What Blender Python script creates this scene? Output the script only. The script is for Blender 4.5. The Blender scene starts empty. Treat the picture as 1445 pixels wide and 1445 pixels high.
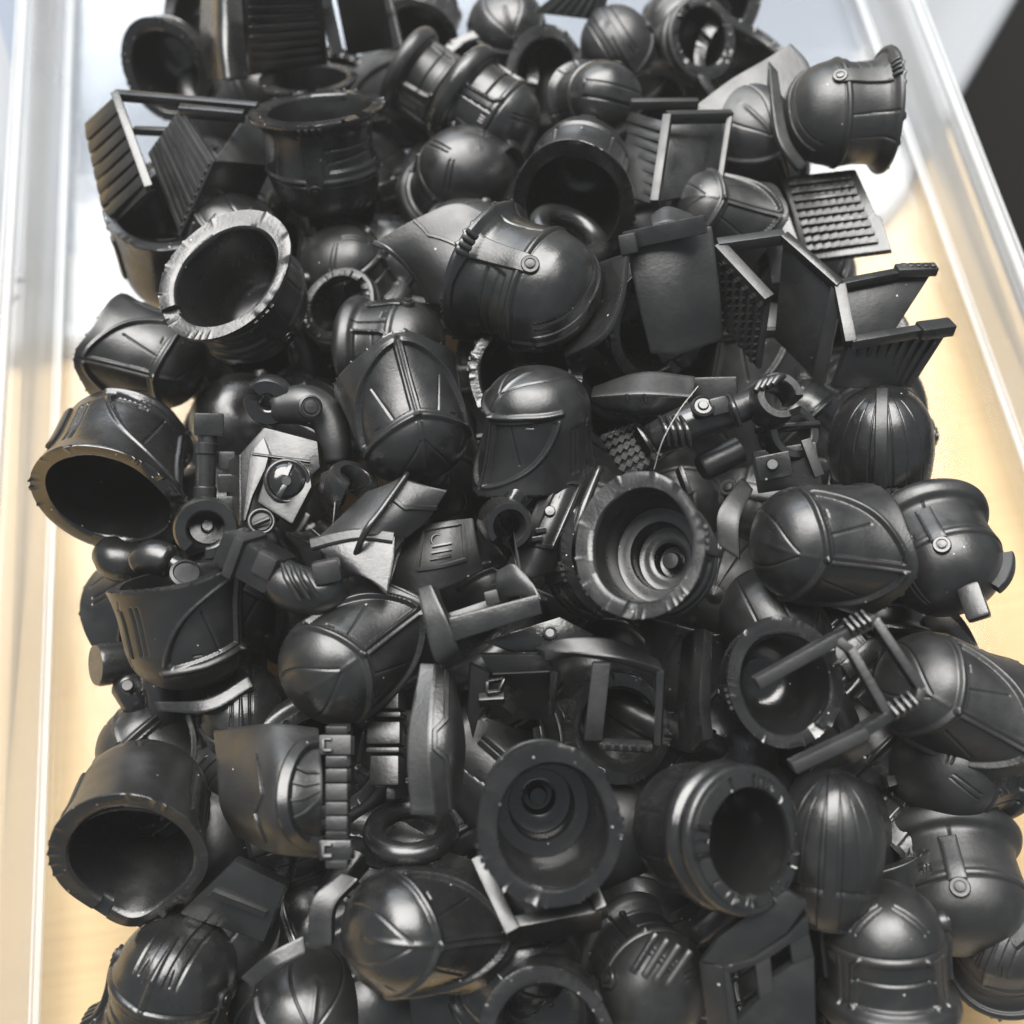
import bpy, bmesh, math, random
import numpy as np
from mathutils import Vector, Matrix

random.seed(7)
rng = np.random.RandomState(7)
scene = bpy.context.scene
scene.unit_settings.scale_length = 0.01          # one unit is one centimetre
COL = scene.collection

# ------------------------------------------------------------------ camera
VX = Vector((0.989, 0.146, 0.0))                 # the tray's right in view space
VY = Vector((-0.135, 0.917, -0.374))             # the tray's far direction
VX.normalize(); VY = (VY - VX * VY.dot(VX)).normalized(); VU = VX.cross(VY)
RW = Matrix((VX, VY, VU))                        # view -> world rotation
CAMX, CAMY, CAMZ = RW @ Vector((1, 0, 0)), RW @ Vector((0, 1, 0)), RW @ Vector((0, 0, 1))
CAM_H = 11.3
CAM_P = Vector((0, 0, CAM_H))
cam = bpy.data.cameras.new("camera")
cam_o = bpy.data.objects.new("camera", cam)
COL.objects.link(cam_o)
cam_o.matrix_world = Matrix.Translation(CAM_P) @ RW.to_4x4()
cam.sensor_width = 36.0
cam.lens = 36.0
cam.clip_start = 0.1
cam.clip_end = 2000
cam.dof.use_dof = True
cam.dof.focus_distance = 9.5
cam.dof.aperture_fstop = 0.036 / 0.16             # an entrance pupil of 1.6 mm
scene.camera = cam_o
scene.render.resolution_x = scene.render.resolution_y = 1024

# ------------------------------------------------------------------ light
w = bpy.data.worlds.new("World"); scene.world = w; w.use_nodes = True
bg = w.node_tree.nodes["Background"]
bg.inputs[0].default_value = (0.80, 0.90, 1.0, 1)
bg.inputs[1].default_value = 0.24

def area(name, loc, target, sx, sy, power, color):
    l = bpy.data.lights.new(name, 'AREA'); l.shape = 'RECTANGLE'; l.size = sx; l.size_y = sy
    l.energy = power; l.color = color
    o = bpy.data.objects.new(name, l); COL.objects.link(o)
    o.location = loc
    o.rotation_euler = (Vector(target) - Vector(loc)).to_track_quat('-Z', 'Y').to_euler()
    return o
area("ceiling_lamp", (0, 31, 58), (0, 6, 0), 66, 50, 128000, (1.0, 0.98, 0.95))
area("window_light", (-10, 75, 38), (0, 6, 0), 50, 30, 17000, (0.86, 0.93, 1.0))
scene.view_settings.view_transform = 'Standard'
scene.view_settings.look = 'None'
scene.view_settings.exposure = 0.0
scene.view_settings.gamma = 1.0

# ------------------------------------------------------------------ materials
def mat(name):
    m = bpy.data.materials.new(name); m.use_nodes = True
    return m, m.node_tree.nodes, m.node_tree.links, m.node_tree.nodes["Principled BSDF"]

def black_plastic(name, rough, rvar, bump, speck=0.85, base=(0.0110, 0.0112, 0.0114), scale=1.0):
    m, N, L, p = mat(name)
    tc = N.new('ShaderNodeTexCoord'); oi = N.new('ShaderNodeObjectInfo')
    add = N.new('ShaderNodeVectorMath'); add.operation = 'MULTIPLY_ADD'
    L.new(oi.outputs['Random'], add.inputs[0]); add.inputs[1].default_value = (37, 19, 53)
    L.new(tc.outputs['Object'], add.inputs[2])
    co = add.outputs[0]
    # cloudy gloss
    n1 = N.new('ShaderNodeTexNoise'); n1.inputs['Scale'].default_value = 3.0 * scale; n1.inputs['Detail'].default_value = 5
    L.new(co, n1.inputs['Vector'])
    # fine scratches, stretched one way
    mp = N.new('ShaderNodeMapping'); mp.inputs['Scale'].default_value = (3, 60, 8); mp.inputs['Rotation'].default_value = (0.4, 0.7, 0.5)
    L.new(co, mp.inputs['Vector'])
    n2 = N.new('ShaderNodeTexNoise'); n2.inputs['Scale'].default_value = 1.6; n2.inputs['Detail'].default_value = 3
    L.new(mp.outputs[0], n2.inputs['Vector'])
    mr = N.new('ShaderNodeMapRange'); mr.inputs[1].default_value = 0.3; mr.inputs[2].default_value = 0.7
    mr.inputs[3].default_value = rough - rvar; mr.inputs[4].default_value = rough + rvar
    L.new(n1.outputs[0], mr.inputs[0])
    mr2 = N.new('ShaderNodeMath'); mr2.operation = 'MULTIPLY_ADD'
    L.new(n2.outputs[0], mr2.inputs[0]); mr2.inputs[1].default_value = 0.07; 
    sub = N.new('ShaderNodeMath'); sub.operation = 'SUBTRACT'; L.new(mr.outputs[0], sub.inputs[0]); sub.inputs[1].default_value = 0.035
    ov = N.new('ShaderNodeMath'); ov.operation = 'MULTIPLY_ADD'; L.new(oi.outputs['Random'], ov.inputs[0]); ov.inputs[1].default_value = 0.20; ov.inputs[2].default_value = -0.10
    o2 = N.new('ShaderNodeMath'); o2.operation = 'ADD'; L.new(ov.outputs[0], o2.inputs[0]); L.new(sub.outputs[0], o2.inputs[1])
    L.new(o2.outputs[0], mr2.inputs[2])
    L.new(mr2.outputs[0], p.inputs['Roughness'])
    # dust specks; on cut plastic, denser pale dots paint in the sparkle of burrs
    vo = N.new('ShaderNodeTexVoronoi'); vo.inputs['Scale'].default_value = 14.0 if speck > .9 else 9.0; L.new(co, vo.inputs['Vector'])
    lt = N.new('ShaderNodeMath'); lt.operation = 'LESS_THAN'; lt.inputs[1].default_value = 0.15 if speck > .9 else 0.10; L.new(vo.outputs['Distance'], lt.inputs[0])
    sc = N.new('ShaderNodeSeparateColor'); L.new(vo.outputs['Color'], sc.inputs[0])
    gt = N.new('ShaderNodeMath'); gt.operation = 'GREATER_THAN'; gt.inputs[1].default_value = 0.80 if speck > .9 else 0.91; L.new(sc.outputs[0], gt.inputs[0])
    mu = N.new('ShaderNodeMath'); mu.operation = 'MULTIPLY'; L.new(lt.outputs[0], mu.inputs[0]); L.new(gt.outputs[0], mu.inputs[1])
    nm = N.new('ShaderNodeTexNoise'); nm.inputs['Scale'].default_value = 1.7; nm.inputs['Detail'].default_value = 2; L.new(co, nm.inputs['Vector'])
    pm = N.new('ShaderNodeMapRange'); pm.inputs[1].default_value = .45; pm.inputs[2].default_value = .62; L.new(nm.outputs[0], pm.inputs[0])
    mup = N.new('ShaderNodeMath'); mup.operation = 'MULTIPLY'; L.new(mu.outputs[0], mup.inputs[0]); L.new(pm.outputs[0], mup.inputs[1]); mu = mup
    mu2 = N.new('ShaderNodeMath'); mu2.operation = 'MULTIPLY'; L.new(mu.outputs[0], mu2.inputs[0]); mu2.inputs[1].default_value = speck
    mx = N.new('ShaderNodeMix'); mx.data_type = 'RGBA'; L.new(mu2.outputs[0], mx.inputs[0])
    nd = N.new('ShaderNodeTexNoise'); nd.inputs['Scale'].default_value = 2.2; nd.inputs['Detail'].default_value = 8; nd.inputs['Roughness'].default_value = .7; L.new(co, nd.inputs['Vector'])
    dm = N.new('ShaderNodeMapRange'); dm.inputs[1].default_value = .50; dm.inputs[2].default_value = .75; dm.inputs[3].default_value = 0; dm.inputs[4].default_value = .018; L.new(nd.outputs[0], dm.inputs[0])
    film = N.new('ShaderNodeMath'); film.operation = 'MAXIMUM'; L.new(mu2.outputs[0], film.inputs[0]); L.new(dm.outputs[0], film.inputs[1])
    L.new(film.outputs[0], mx.inputs[0])
    tint = N.new('ShaderNodeMix'); tint.data_type = 'RGBA'; L.new(n1.outputs[0], tint.inputs[0])
    tint.inputs[6].default_value = (*[c * 0.75 for c in base], 1); tint.inputs[7].default_value = (*[c * 1.35 for c in base], 1)
    L.new(tint.outputs[2], mx.inputs[6]); mx.inputs[7].default_value = (0.60, 0.58, 0.54, 1)
    L.new(mx.outputs[2], p.inputs['Base Color'])
    # relief
    n3 = N.new('ShaderNodeTexNoise'); n3.inputs['Scale'].default_value = 26 * scale; n3.inputs['Detail'].default_value = 4; L.new(co, n3.inputs['Vector'])
    sm = N.new('ShaderNodeMath'); sm.operation = 'MULTIPLY_ADD'; L.new(n2.outputs[0], sm.inputs[0]); sm.inputs[1].default_value = 0.25
    L.new(n3.outputs[0], sm.inputs[2])
    bp = N.new('ShaderNodeBump'); bp.inputs['Strength'].default_value = bump; bp.inputs['Distance'].default_value = 0.02
    L.new(sm.outputs[0], bp.inputs['Height']); L.new(bp.outputs[0], p.inputs['Normal'])
    p.inputs['IOR'].default_value = 1.74
    return m

M_SATIN = black_plastic("satin_black_plastic", 0.35, 0.10, 0.08)
M_MATTE = black_plastic("matte_black_plastic", 0.40, 0.09, 0.12)
M_GLOSS = black_plastic("glossy_black_plastic", 0.19, 0.07, 0.07)
M_CUT = black_plastic("cut_black_plastic", 0.27, 0.10, 0.13, speck=1.0, base=(0.0115, 0.0115, 0.0117))
M_INNER = black_plastic("inner_black_plastic", 0.26, 0.08, 0.05, speck=0.85)

# ------------------------------------------------------------------ placing helpers
PXF = 1445.0
def ray(px, py):
    v = Vector(((px - 722.5) / PXF, -(py - 722.5) / PXF, -1.0))
    return (RW @ v)
def P(px, py, z):
    d = ray(px, py)
    return CAM_P + d * ((z - CAM_H) / d.z)
def depth(p):
    return -(p - CAM_P).dot(CAMZ)
def unit(px, py, z):                             # centimetres per photo pixel there
    return depth(P(px, py, z)) / PXF
def frame(px, py):
    b = (-ray(px, py)).normalized()
    r = (CAMX - b * CAMX.dot(b)).normalized()
    return r, b.cross(r), b
def vdir(px, py, v):
    r, u, b = frame(px, py)
    return (r * v[0] + u * v[1] + b * v[2]).normalized()
def basis(px, py, up, front):                    # local Z = up, local Y = front
    Z = vdir(px, py, up); Y = vdir(px, py, front)
    Y = (Y - Z * Y.dot(Z))
    if Y.length < 1e-4: Y = Z.orthogonal()
    Y.normalize(); X = Y.cross(Z)
    return Matrix((X, Y, Z)).transposed()

def link(name, me, m, parent=None, sharp=35):
    for mm in (m if isinstance(m, (list, tuple)) else [m]):
        me.materials.append(mm)
    if sharp:
        me.shade_smooth(); me.set_sharp_from_angle(angle=math.radians(sharp))
    o = bpy.data.objects.new(name, me); COL.objects.link(o)
    if parent is not None: o.parent = parent
    return o
def mesh(name, v, f):
    me = bpy.data.meshes.new(name); me.from_pydata([tuple(a) for a in v], [], f); me.update()
    return me
def tag(o, label, cat, group=None):
    o['label'] = label; o['category'] = cat
    if group: o['group'] = group
    return o
def thing(name, label, cat, loc, group=None, rot=None):
    o = bpy.data.objects.new(name, None); COL.objects.link(o); o.empty_display_size = 0.2
    o.matrix_world = Matrix.Translation(loc) @ (rot.to_4x4() if rot else Matrix.Identity(4))
    return tag(o, label, cat, group)
def structure(o):
    o['kind'] = 'structure'; return o

# ------------------------------------------------------------------ helmet surfaces
def spline(pts, n):
    p = np.array(pts, float)
    q = np.vstack([2 * p[0] - p[1], p, 2 * p[-1] - p[-2]])
    out = []
    for i in range(len(p) - 1):
        a, b, c, d = q[i:i + 4]
        for t in np.linspace(0, 1, 24, endpoint=False):
            out.append(0.5 * ((2 * b) + (-a + c) * t + (2 * a - 5 * b + 4 * c - d) * t * t + (-a + 3 * b - 3 * c + d) * t ** 3))
    out.append(p[-1]); out = np.array(out); out[:, 0] = np.maximum(out[:, 0], 0)
    L = np.r_[0, np.cumsum(np.linalg.norm(np.diff(out, axis=0), axis=1))]
    s = np.linspace(0, L[-1], n)
    return np.c_[np.interp(s, L, out[:, 0]), np.interp(s, L, out[:, 1])]

PROF = {
 'bell': [(.765, -.64), (.73, -.50), (.694, -.28), (.678, -.03), (.66, .18), (.595, .38), (.45, .545), (.24, .64), (0, .67)],
 'visor': [(.80, -.64), (.79, -.60), (.715, -.53), (.665, -.43), (.655, -.2), (.675, 0), (.672, .1), (.655, .17), (.60, .36), (.47, .54), (.26, .66), (0, .70)],
 'rolled': [(.60, -.72), (.72, -.71), (.79, -.60), (.76, -.47), (.675, -.40), (.655, -.30), (.66, -.05), (.67, .1), (.64, .3), (.55, .48), (.40, .62), (.2, .70), (0, .72)],
 'collar': [(.63, -.70), (.69, -.69), (.715, -.61), (.67, -.53), (.66, -.49), (.715, -.43), (.73, -.34), (.69, -.25), (.675, -.1), (.68, .1), (.64, .3), (.54, .50), (.38, .63), (.2, .70), (0, .72)],
 'ribbed': [(.60, -.56), (.665, -.38), (.705, -.1), (.70, .1), (.65, .32), (.53, .51), (.36, .64), (.18, .70), (0, .715)],
}
SX, SY = 0.98, 1.06
class Shell:
    """Outer surface of a helmet: theta 0 is the front (+Y), s runs from the rim (0) to the crown (1)."""
    def __init__(s, kind):
        s.kind = kind; s.pr = spline(PROF[kind], 400)
        s.L = np.linalg.norm(np.diff(s.pr, axis=0), axis=1).sum()
    def rimz(s, th):
        a = np.arctan2(np.sin(th), np.cos(th))
        if s.kind == 'bell':
            return -.13 * np.exp(-(a / .50) ** 2) - .07 * np.cos(th) + .02 * np.cos(2 * th)
        if s.kind == 'visor':
            return -.05 * np.cos(th)
        return 0 * th
    def base(s, th, sv):
        t = np.clip(sv, 0, 1) * 399
        r = np.interp(t, np.arange(400), s.pr[:, 0]); z = np.interp(t, np.arange(400), s.pr[:, 1])
        fall = np.clip(1 - sv / .55, 0, 1) ** 1.6
        z = z + s.rimz(th) * fall
        a = np.arctan2(np.sin(th), np.cos(th))
        if s.kind == 'bell':
            r = r * (1 + .10 * np.exp(-(a / .38) ** 2) * fall)
        if s.kind == 'visor':                                        # a keel over the brow
            r = r * (1 + .05 * np.exp(-(a / .16) ** 2) * np.exp(-((sv - .55) / .16) ** 2))
        return np.stack([r * np.sin(th) * SX, r * np.cos(th) * SY, z], -1)
    def normal(s, th, sv):
        e = 2e-3
        du = s.base(th + e, sv) - s.base(th - e, sv)
        dv = s.base(th, np.minimum(sv + e, .999)) - s.base(th, np.maximum(sv - e, 0))
        n = np.cross(du, dv); l = np.linalg.norm(n, axis=-1, keepdims=True); l[l < 1e-12] = 1
        n = n / l
        return -n if False else n
    def at(s, th, sv, h=0.0):
        th = np.asarray(th, float); sv = np.asarray(sv, float)
        p = s.base(th, sv); n = s.normal(th, sv)
        out = np.sum(n * (p - np.array([0, 0, -.1])), -1, keepdims=True)
        n = np.where(out < 0, -n, n)
        return p + n * np.asarray(h)[..., None]

def seg_dist(x, y, pts):
    d = np.full(x.shape, 9.0)
    for (a, b), (c, e) in zip(pts[:-1], pts[1:]):
        vx, vy = c - a, e - b; l2 = vx * vx + vy * vy + 1e-12
        t = np.clip(((x - a) * vx + (y - b) * vy) / l2, 0, 1)
        d = np.minimum(d, np.hypot(x - a - t * vx, y - b - t * vy))
    return d
def inside(x, y, pts):
    c = np.zeros(x.shape, bool)
    for (a, b), (e, f) in zip(pts, pts[1:] + pts[:1]):
        cond = ((b > y) != (f > y))
        with np.errstate(divide='ignore', invalid='ignore'):
            c ^= cond & (x < (e - a) * (y - b) / ((f - b) if f != b else 1e-9) + a)
    return c
def curve(p0, p1, p2, n=14):
    return [((1 - t) ** 2 * p0[0] + 2 * t * (1 - t) * p1[0] + t * t * p2[0], (1 - t) ** 2 * p0[1] + 2 * t * (1 - t) * p1[1] + t * t * p2[1]) for t in np.linspace(0, 1, n)]

def relief(kind, X, Y, xr, yr, crown):
    """Height of the outer surface over the base shell; X = arc length round the front, Y = arc length from the rim."""
    h = np.zeros(X.shape)
    def groove(pts, wd, dp):
        nonlocal h
        d = seg_dist(X, Y, pts); h = h - dp * np.exp(-(d / (wd * .62)) ** 2)
    def ridge(pts, wd, dp):
        nonlocal h
        d = seg_dist(X, Y, pts); k = np.clip(1 - d / wd, 0, 1); h = h + dp * k * k * (3 - 2 * k)
    def plate(pts, ht, ed=.03):
        nonlocal h
        d = seg_dist(X, Y, pts + pts[:1]); d = np.where(inside(X, Y, pts), d, -d)
        k = np.clip(d / ed + .5, 0, 1); h = h + ht * k * k * (3 - 2 * k)
    if kind == 'bell':
        for sg in (1, -1):
            m = lambda L: [(sg * a, b) for a, b in L]
            leaf = curve((.05, .10), (.70, .16), (.90, .84)) + [(.86, .90), (.06, .76)]
            plate(m(leaf), -.044, .03)
            ridge(m(curve((.05, .08), (.74, .14), (.94, .86))), .035, .020)
            ridge(m([(.0, .83), (.50, .92), (.98, .96)]), .055, .042)
            groove(m([(.30, .78), (.46, .34)]), .022, .014)
            groove(m([(.52, .80), (.62, .80)]), .02, .014)
            if CAST and sg > 0: groove(m([(.72, 1.02), (.74, 1.16)]), .020, .012)
            groove(m([(1.12, .18), (1.12, .74)]), .022, .02)
            groove(m([(1.19, .18), (1.19, .74)]), .022, .02)
            groove(m(curve((1.35, .1), (1.6, .6), (1.4, 1.15))), .022, .012)
        groove([(0, .80), (0, .06)], .03, .016)
        lens = np.abs(np.abs(xr) - .30 * (1 - ((yr + .05) / .62) ** 2)); h = h - crown * .012 * np.exp(-(lens / .014) ** 2) * (np.abs(yr + .05) < .60)
        h = h + crown * .016 * np.exp(-(xr / .03) ** 2) * np.clip((yr - .05) / .1, 0, 1) * (1 if CAST else .3)
    elif kind == 'visor':
        plate([(-.78, .16), (-.82, .40), (-.74, .62), (.74, .62), (.82, .40), (.78, .16), (.5, .10), (-.5, .10)], -.032, .04)
        groove([(-.76, .38), (.76, .38)], .022, .016)
        groove([(-.74, .52), (0, .47), (.74, .52)], .02, .012)
        ridge([(-2.6, .74), (2.6, .74)], .05, .024)
        groove([(-2.6, .79), (2.6, .79)], .016, .014)
        for sg in (1, -1):
            groove([(sg * .2, 1.2), (sg * .2, 1.06)], .016, .014)
            groove([(sg * 1.42, .05), (sg * 1.45, .7)], .02, .016)
            groove([(sg * 1.75, .05), (sg * 1.75, .7)], .02, .016)
        ridge([(0, .8), (0, 1.5)], .05, .02)
        k = np.clip((.105 - np.abs(xr)) / .02 + .5, 0, 1) * crown * np.clip((.60 - np.abs(yr - .02)) / .03, 0, 1); h = h + .022 * k * k * (3 - 2 * k)
        h = h - crown * .014 * np.exp(-((np.abs(xr) - (.15 if CAST else .24)) / .014) ** 2) * (np.abs(yr) < .56)
    elif kind == 'collar':
        for q in range(10): groove([(-2.0 + .42 * q, .62), (-2.0 + .42 * q, 1.0)], .02, .014)
        groove([(-2.8, 1.08), (2.8, 1.08)], .02, .016)
        h = h - crown * .014 * np.exp(-((np.abs(xr) - .2) / .014) ** 2) * (np.abs(yr) < .5)
    elif kind == 'rolled':
        plate([(-.50, .52), (-.42, 1.0), (.42, 1.0), (.50, .52)], -.034, .035)
        groove([(-.47, .80), (.47, .80)], .022, .022)
        for sg in (1, -1):
            ridge([(sg * .50, .50), (sg * .46, .95), (sg * .38, 1.04)], .045, .03)
            groove([(sg * .66, .46), (sg * .62, 1.0)], .024, .022)
            for k in range(3): groove([(sg * (.72 + .045 * k), .90), (sg * (.72 + .045 * k), .98)], .014, .02)
            groove([(sg * 1.1, .5), (sg * 1.05, 1.0)], .02, .018)
            groove(curve((sg * .10, 1.62), (sg * .3, 1.5), (sg * .42, 1.30)), .018, .016)
            groove(curve((sg * .17, 1.66), (sg * .38, 1.55), (sg * .50, 1.32)), .018, .016)
        groove([(-2.6, 1.10), (2.6, 1.10)], .02, .016)
        ridge([(-2.6, 1.045), (2.6, 1.045)], .05, .012)
    return h

NT, NS = 380, 180
CAST = 0
def shell_mesh(kind, seed, stepped=False):
    global CAST; CAST = 1 if seed > 10 else 0
    S = Shell(kind); r_ = np.random.RandomState(seed)
    th = np.linspace(-math.pi, math.pi, NT, endpoint=False); th = th - .5 * np.sin(th)
    sv = np.r_[np.linspace(0, .96, NS - 8), np.linspace(.965, .9995, 8)]
    T, V = np.meshgrid(th, sv)
    R = np.interp(V * 399, np.arange(400), S.pr[:, 0])
    if kind == 'ribbed':                                             # stepped meridian plates and a brow
        a = np.abs(np.arctan2(np.sin(T), np.cos(T)))
        X = T * np.maximum(R, .25); Y = V * S.L
        h = np.zeros(T.shape)
        for q, t0 in enumerate((.20, .48, .80, 1.15)):
            k = np.clip((a - t0) / .03 + .5, 0, 1); h -= .014 * k * k * (3 - 2 * k)
            h -= .016 * np.clip(1 - np.abs(a - t0) / .03, 0, 1) * np.clip((V - .06) * 14, 0, 1) * np.clip((.95 - V) * 8, 0, 1)
        b = .17 + .06 * np.cos(T * 2)
        k = np.clip((V - b) / .02 + .5, 0, 1); h += .02 * (1 - k)
        h -= .02 * np.clip(1 - np.abs(V - b - .02) / .014, 0, 1)
    else:
        X = T * .68; h = relief(kind, X, V * S.L, R * np.sin(T), R * np.cos(T), V > .52)
    h = h * np.clip((1.0 - V) / .06, 0, 1)
    p = S.at(T, V, h)
    # crown warp and hand-made wobble
    wob = sum(c * np.sin(n * T[..., None] + r_.uniform(0, 6)) for n, c in ((2, .014), (3, .010), (5, .004)))
    p = p * (1 + wob * np.array([1, 1, 0]) * (1 - V[..., None]))
    rows = [p]
    rim = p[0].copy()
    jag = r_.normal(0, 1, NT); kk = np.exp(-np.linspace(-2, 2, 13) ** 2); jag = np.convolve(np.r_[jag, jag[:12]], kk / kk.sum(), 'valid')[:NT] * .004
    low = lambda amp: sum(amp / n_ * np.sin(n_ * th + r_.uniform(0, 6)) for n_ in (2, 3, 5, 7, 11))
    spike = np.zeros(NT)
    for q in range(22):
        c0_ = r_.normal(r_.choice([-1.6, .4, 2.2]), .5); dd = np.arctan2(np.sin(th - c0_), np.cos(th - c0_))
        spike += r_.uniform(.006, .022) * np.exp(-(dd / r_.uniform(.012, .03)) ** 2)
    off = np.array([r_.uniform(-.035, .035), r_.uniform(-.02, .05), 0])
    nc = .55 if seed > 10 else -.45; a = np.arctan2(np.sin(th - nc), np.cos(th - nc))
    notch = (np.abs(a) < .10)
    ring = []
    inner_edge = (.765 if kind == 'visor' else .785) + low(.006) + .022 * np.exp(-(np.arctan2(np.sin(th - 2.3), np.cos(th - 2.3)) / .5) ** 2)
    for q, (f_, dz) in enumerate(((.012, .012), (.030, .019), (.32, .021), (.66, .021), (.92, .017), (1.0, .0), (1.06, -.04))):
        k_ = 1 - f_ * (1 - inner_edge)
        rr = rim * np.stack([k_, k_, np.ones(NT)], -1)
        rr[:, 2] += -dz + low(.005) * (1 if q < 5 else .3) - spike * (1.0, 1.3, .15, 0, 0, 0, 0)[q]
        if kind == 'collar': rr[:, 2] += spike * (0, -.4, 1.6, 1.9, 1.6, .6, 0)[q] * np.where(notch | (np.abs(a) < .42), -1.5, 1)
        if q < 2: rr[:, :2] *= (1 + spike * .8)[:, None]
        rr[notch, 2] += (.01, .03, .06, .075, .08, .08, .08)[q]
        rr = rr + off * f_
        ring.append(rr)
    inner_prof = spline([(.615, -.60), (.57, -.42), (.55, -.3), (.545, -.02), (.53, .03), (.40, .045), (.375, .07), (.37, .27), (.35, .31), (.21, .32), (.195, .345), (.19, .50), (.15, .53), (0, .53)], 44)
    if not stepped:
        inner_prof = spline([(.60, -.60), (.57, -.42), (.55, -.25), (.53, 0), (.51, .2), (.44, .36), (.30, .45), (.15, .475), (0, .48)], 44)
    if kind == 'rolled': inner_prof[:, 0] *= .93
    lip = ring
    irows = [np.stack([r * np.sin(th) * SX, r * np.cos(th) * SY, np.full(NT, z)], -1) + off * min(max(.0 - z, 0) / .6, 1) for r, z in inner_prof[:-1]]
    rows = irows[::-1] + lip[::-1]
    allr = rows + [p[i] for i in range(NS)]
    n = len(allr)
    verts = np.concatenate(allr)
    faces = []; mi = []
    nin = len(irows)
    for i in range(n - 1):
        a0, a1 = i * NT, (i + 1) * NT
        m = 2 if i < nin else (1 if i < nin + 7 else 0)
        for j in range(NT):
            k = (j + 1) % NT
            faces.append((a0 + k, a0 + j, a1 + j, a1 + k)); mi.append(m)
    verts = list(map(tuple, verts))
    verts.append((0, 0, .53)); c0 = len(verts) - 1
    top = p[-1].mean(0); verts.append(tuple(top)); c1 = len(verts) - 1
    for j in range(NT):
        k = (j + 1) % NT
        faces.append((j, k, c0)); mi.append(2)
        faces.append(((n - 1) * NT + k, (n - 1) * NT + j, c1)); mi.append(0)
    me = mesh(kind + "_shell", verts, faces)
    bm = bmesh.new(); bm.from_mesh(me); bmesh.ops.recalc_face_normals(bm, faces=bm.faces); bm.to_mesh(me); bm.free()
    me.polygons.foreach_set('material_index', mi)
    return me, S

def patch_on(S, t0, t1, s0, s1, h, nt=8, ns=8, skew=0.0, bev=.014, taper=1.0, even=False):
    """A raised plate that follows the shell between two angles and two heights."""
    wt = abs(t1 - t0) * .66; ws = abs(s1 - s0) * S.L
    def ax(a, b, n, w):
        e = min(bev / max(w, 1e-4), .3); m = np.linspace(e, 1 - e, n)
        return np.r_[0, 0, m, 1, 1]
    U = ax(t0, t1, nt, wt); V = ax(s0, s1, ns, ws)
    H = np.full((len(V), len(U)), h)
    for q in (0, -1): H[q, :] = -.03; H[:, q] = -.03
    for q in (1, -2):
        H[q, 1:-1] = np.minimum(H[q, 1:-1], h - bev * .8); H[1:-1, q] = np.minimum(H[1:-1, q], h - bev * .8)
    uu, vv = np.meshgrid(U, V)
    k = 1 + (taper - 1) * vv
    if even: k = .7 / np.maximum(np.interp((s0 + (s1 - s0) * vv) * 399, np.arange(400), S.pr[:, 0]), .12)
    T = t0 + (t1 - t0) * ((uu - .5) * k + .5) + skew * vv
    p = S.at(T, s0 + (s1 - s0) * vv, H)
    n, m = p.shape[:2]
    f = [(i * m + j, i * m + j + 1, (i + 1) * m + j + 1, (i + 1) * m + j) for i in range(n - 1) for j in range(m - 1)]
    return p.reshape(-1, 3), f
def on_shell(S, th, sv, h=0):
    p = S.at(np.array(th), np.array(sv), np.array(h)); q = S.at(np.array(th), np.array(sv), np.array(h + .1))
    p = Vector(p); n = (Vector(q) - p).normalized(); return p, n
def lathe(profile, n=28):
    v = []; f = []
    for r, z in profile:
        for k in range(n):
            a = 2 * math.pi * k / n; v.append((r * math.cos(a), r * math.sin(a), z))
    for i in range(len(profile) - 1):
        for k in range(n):
            l = (k + 1) % n; f.append((i * n + k, i * n + l, (i + 1) * n + l, (i + 1) * n + k))
    f.append(tuple(range(n))[::-1]); f.append(tuple((len(profile) - 1) * n + k for k in range(n)))
    return v, f
def fix(me):
    bm = bmesh.new(); bm.from_mesh(me); bmesh.ops.remove_doubles(bm, verts=bm.verts, dist=1e-5)
    bmesh.ops.recalc_face_normals(bm, faces=bm.faces); bm.to_mesh(me); bm.free(); return me

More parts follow.
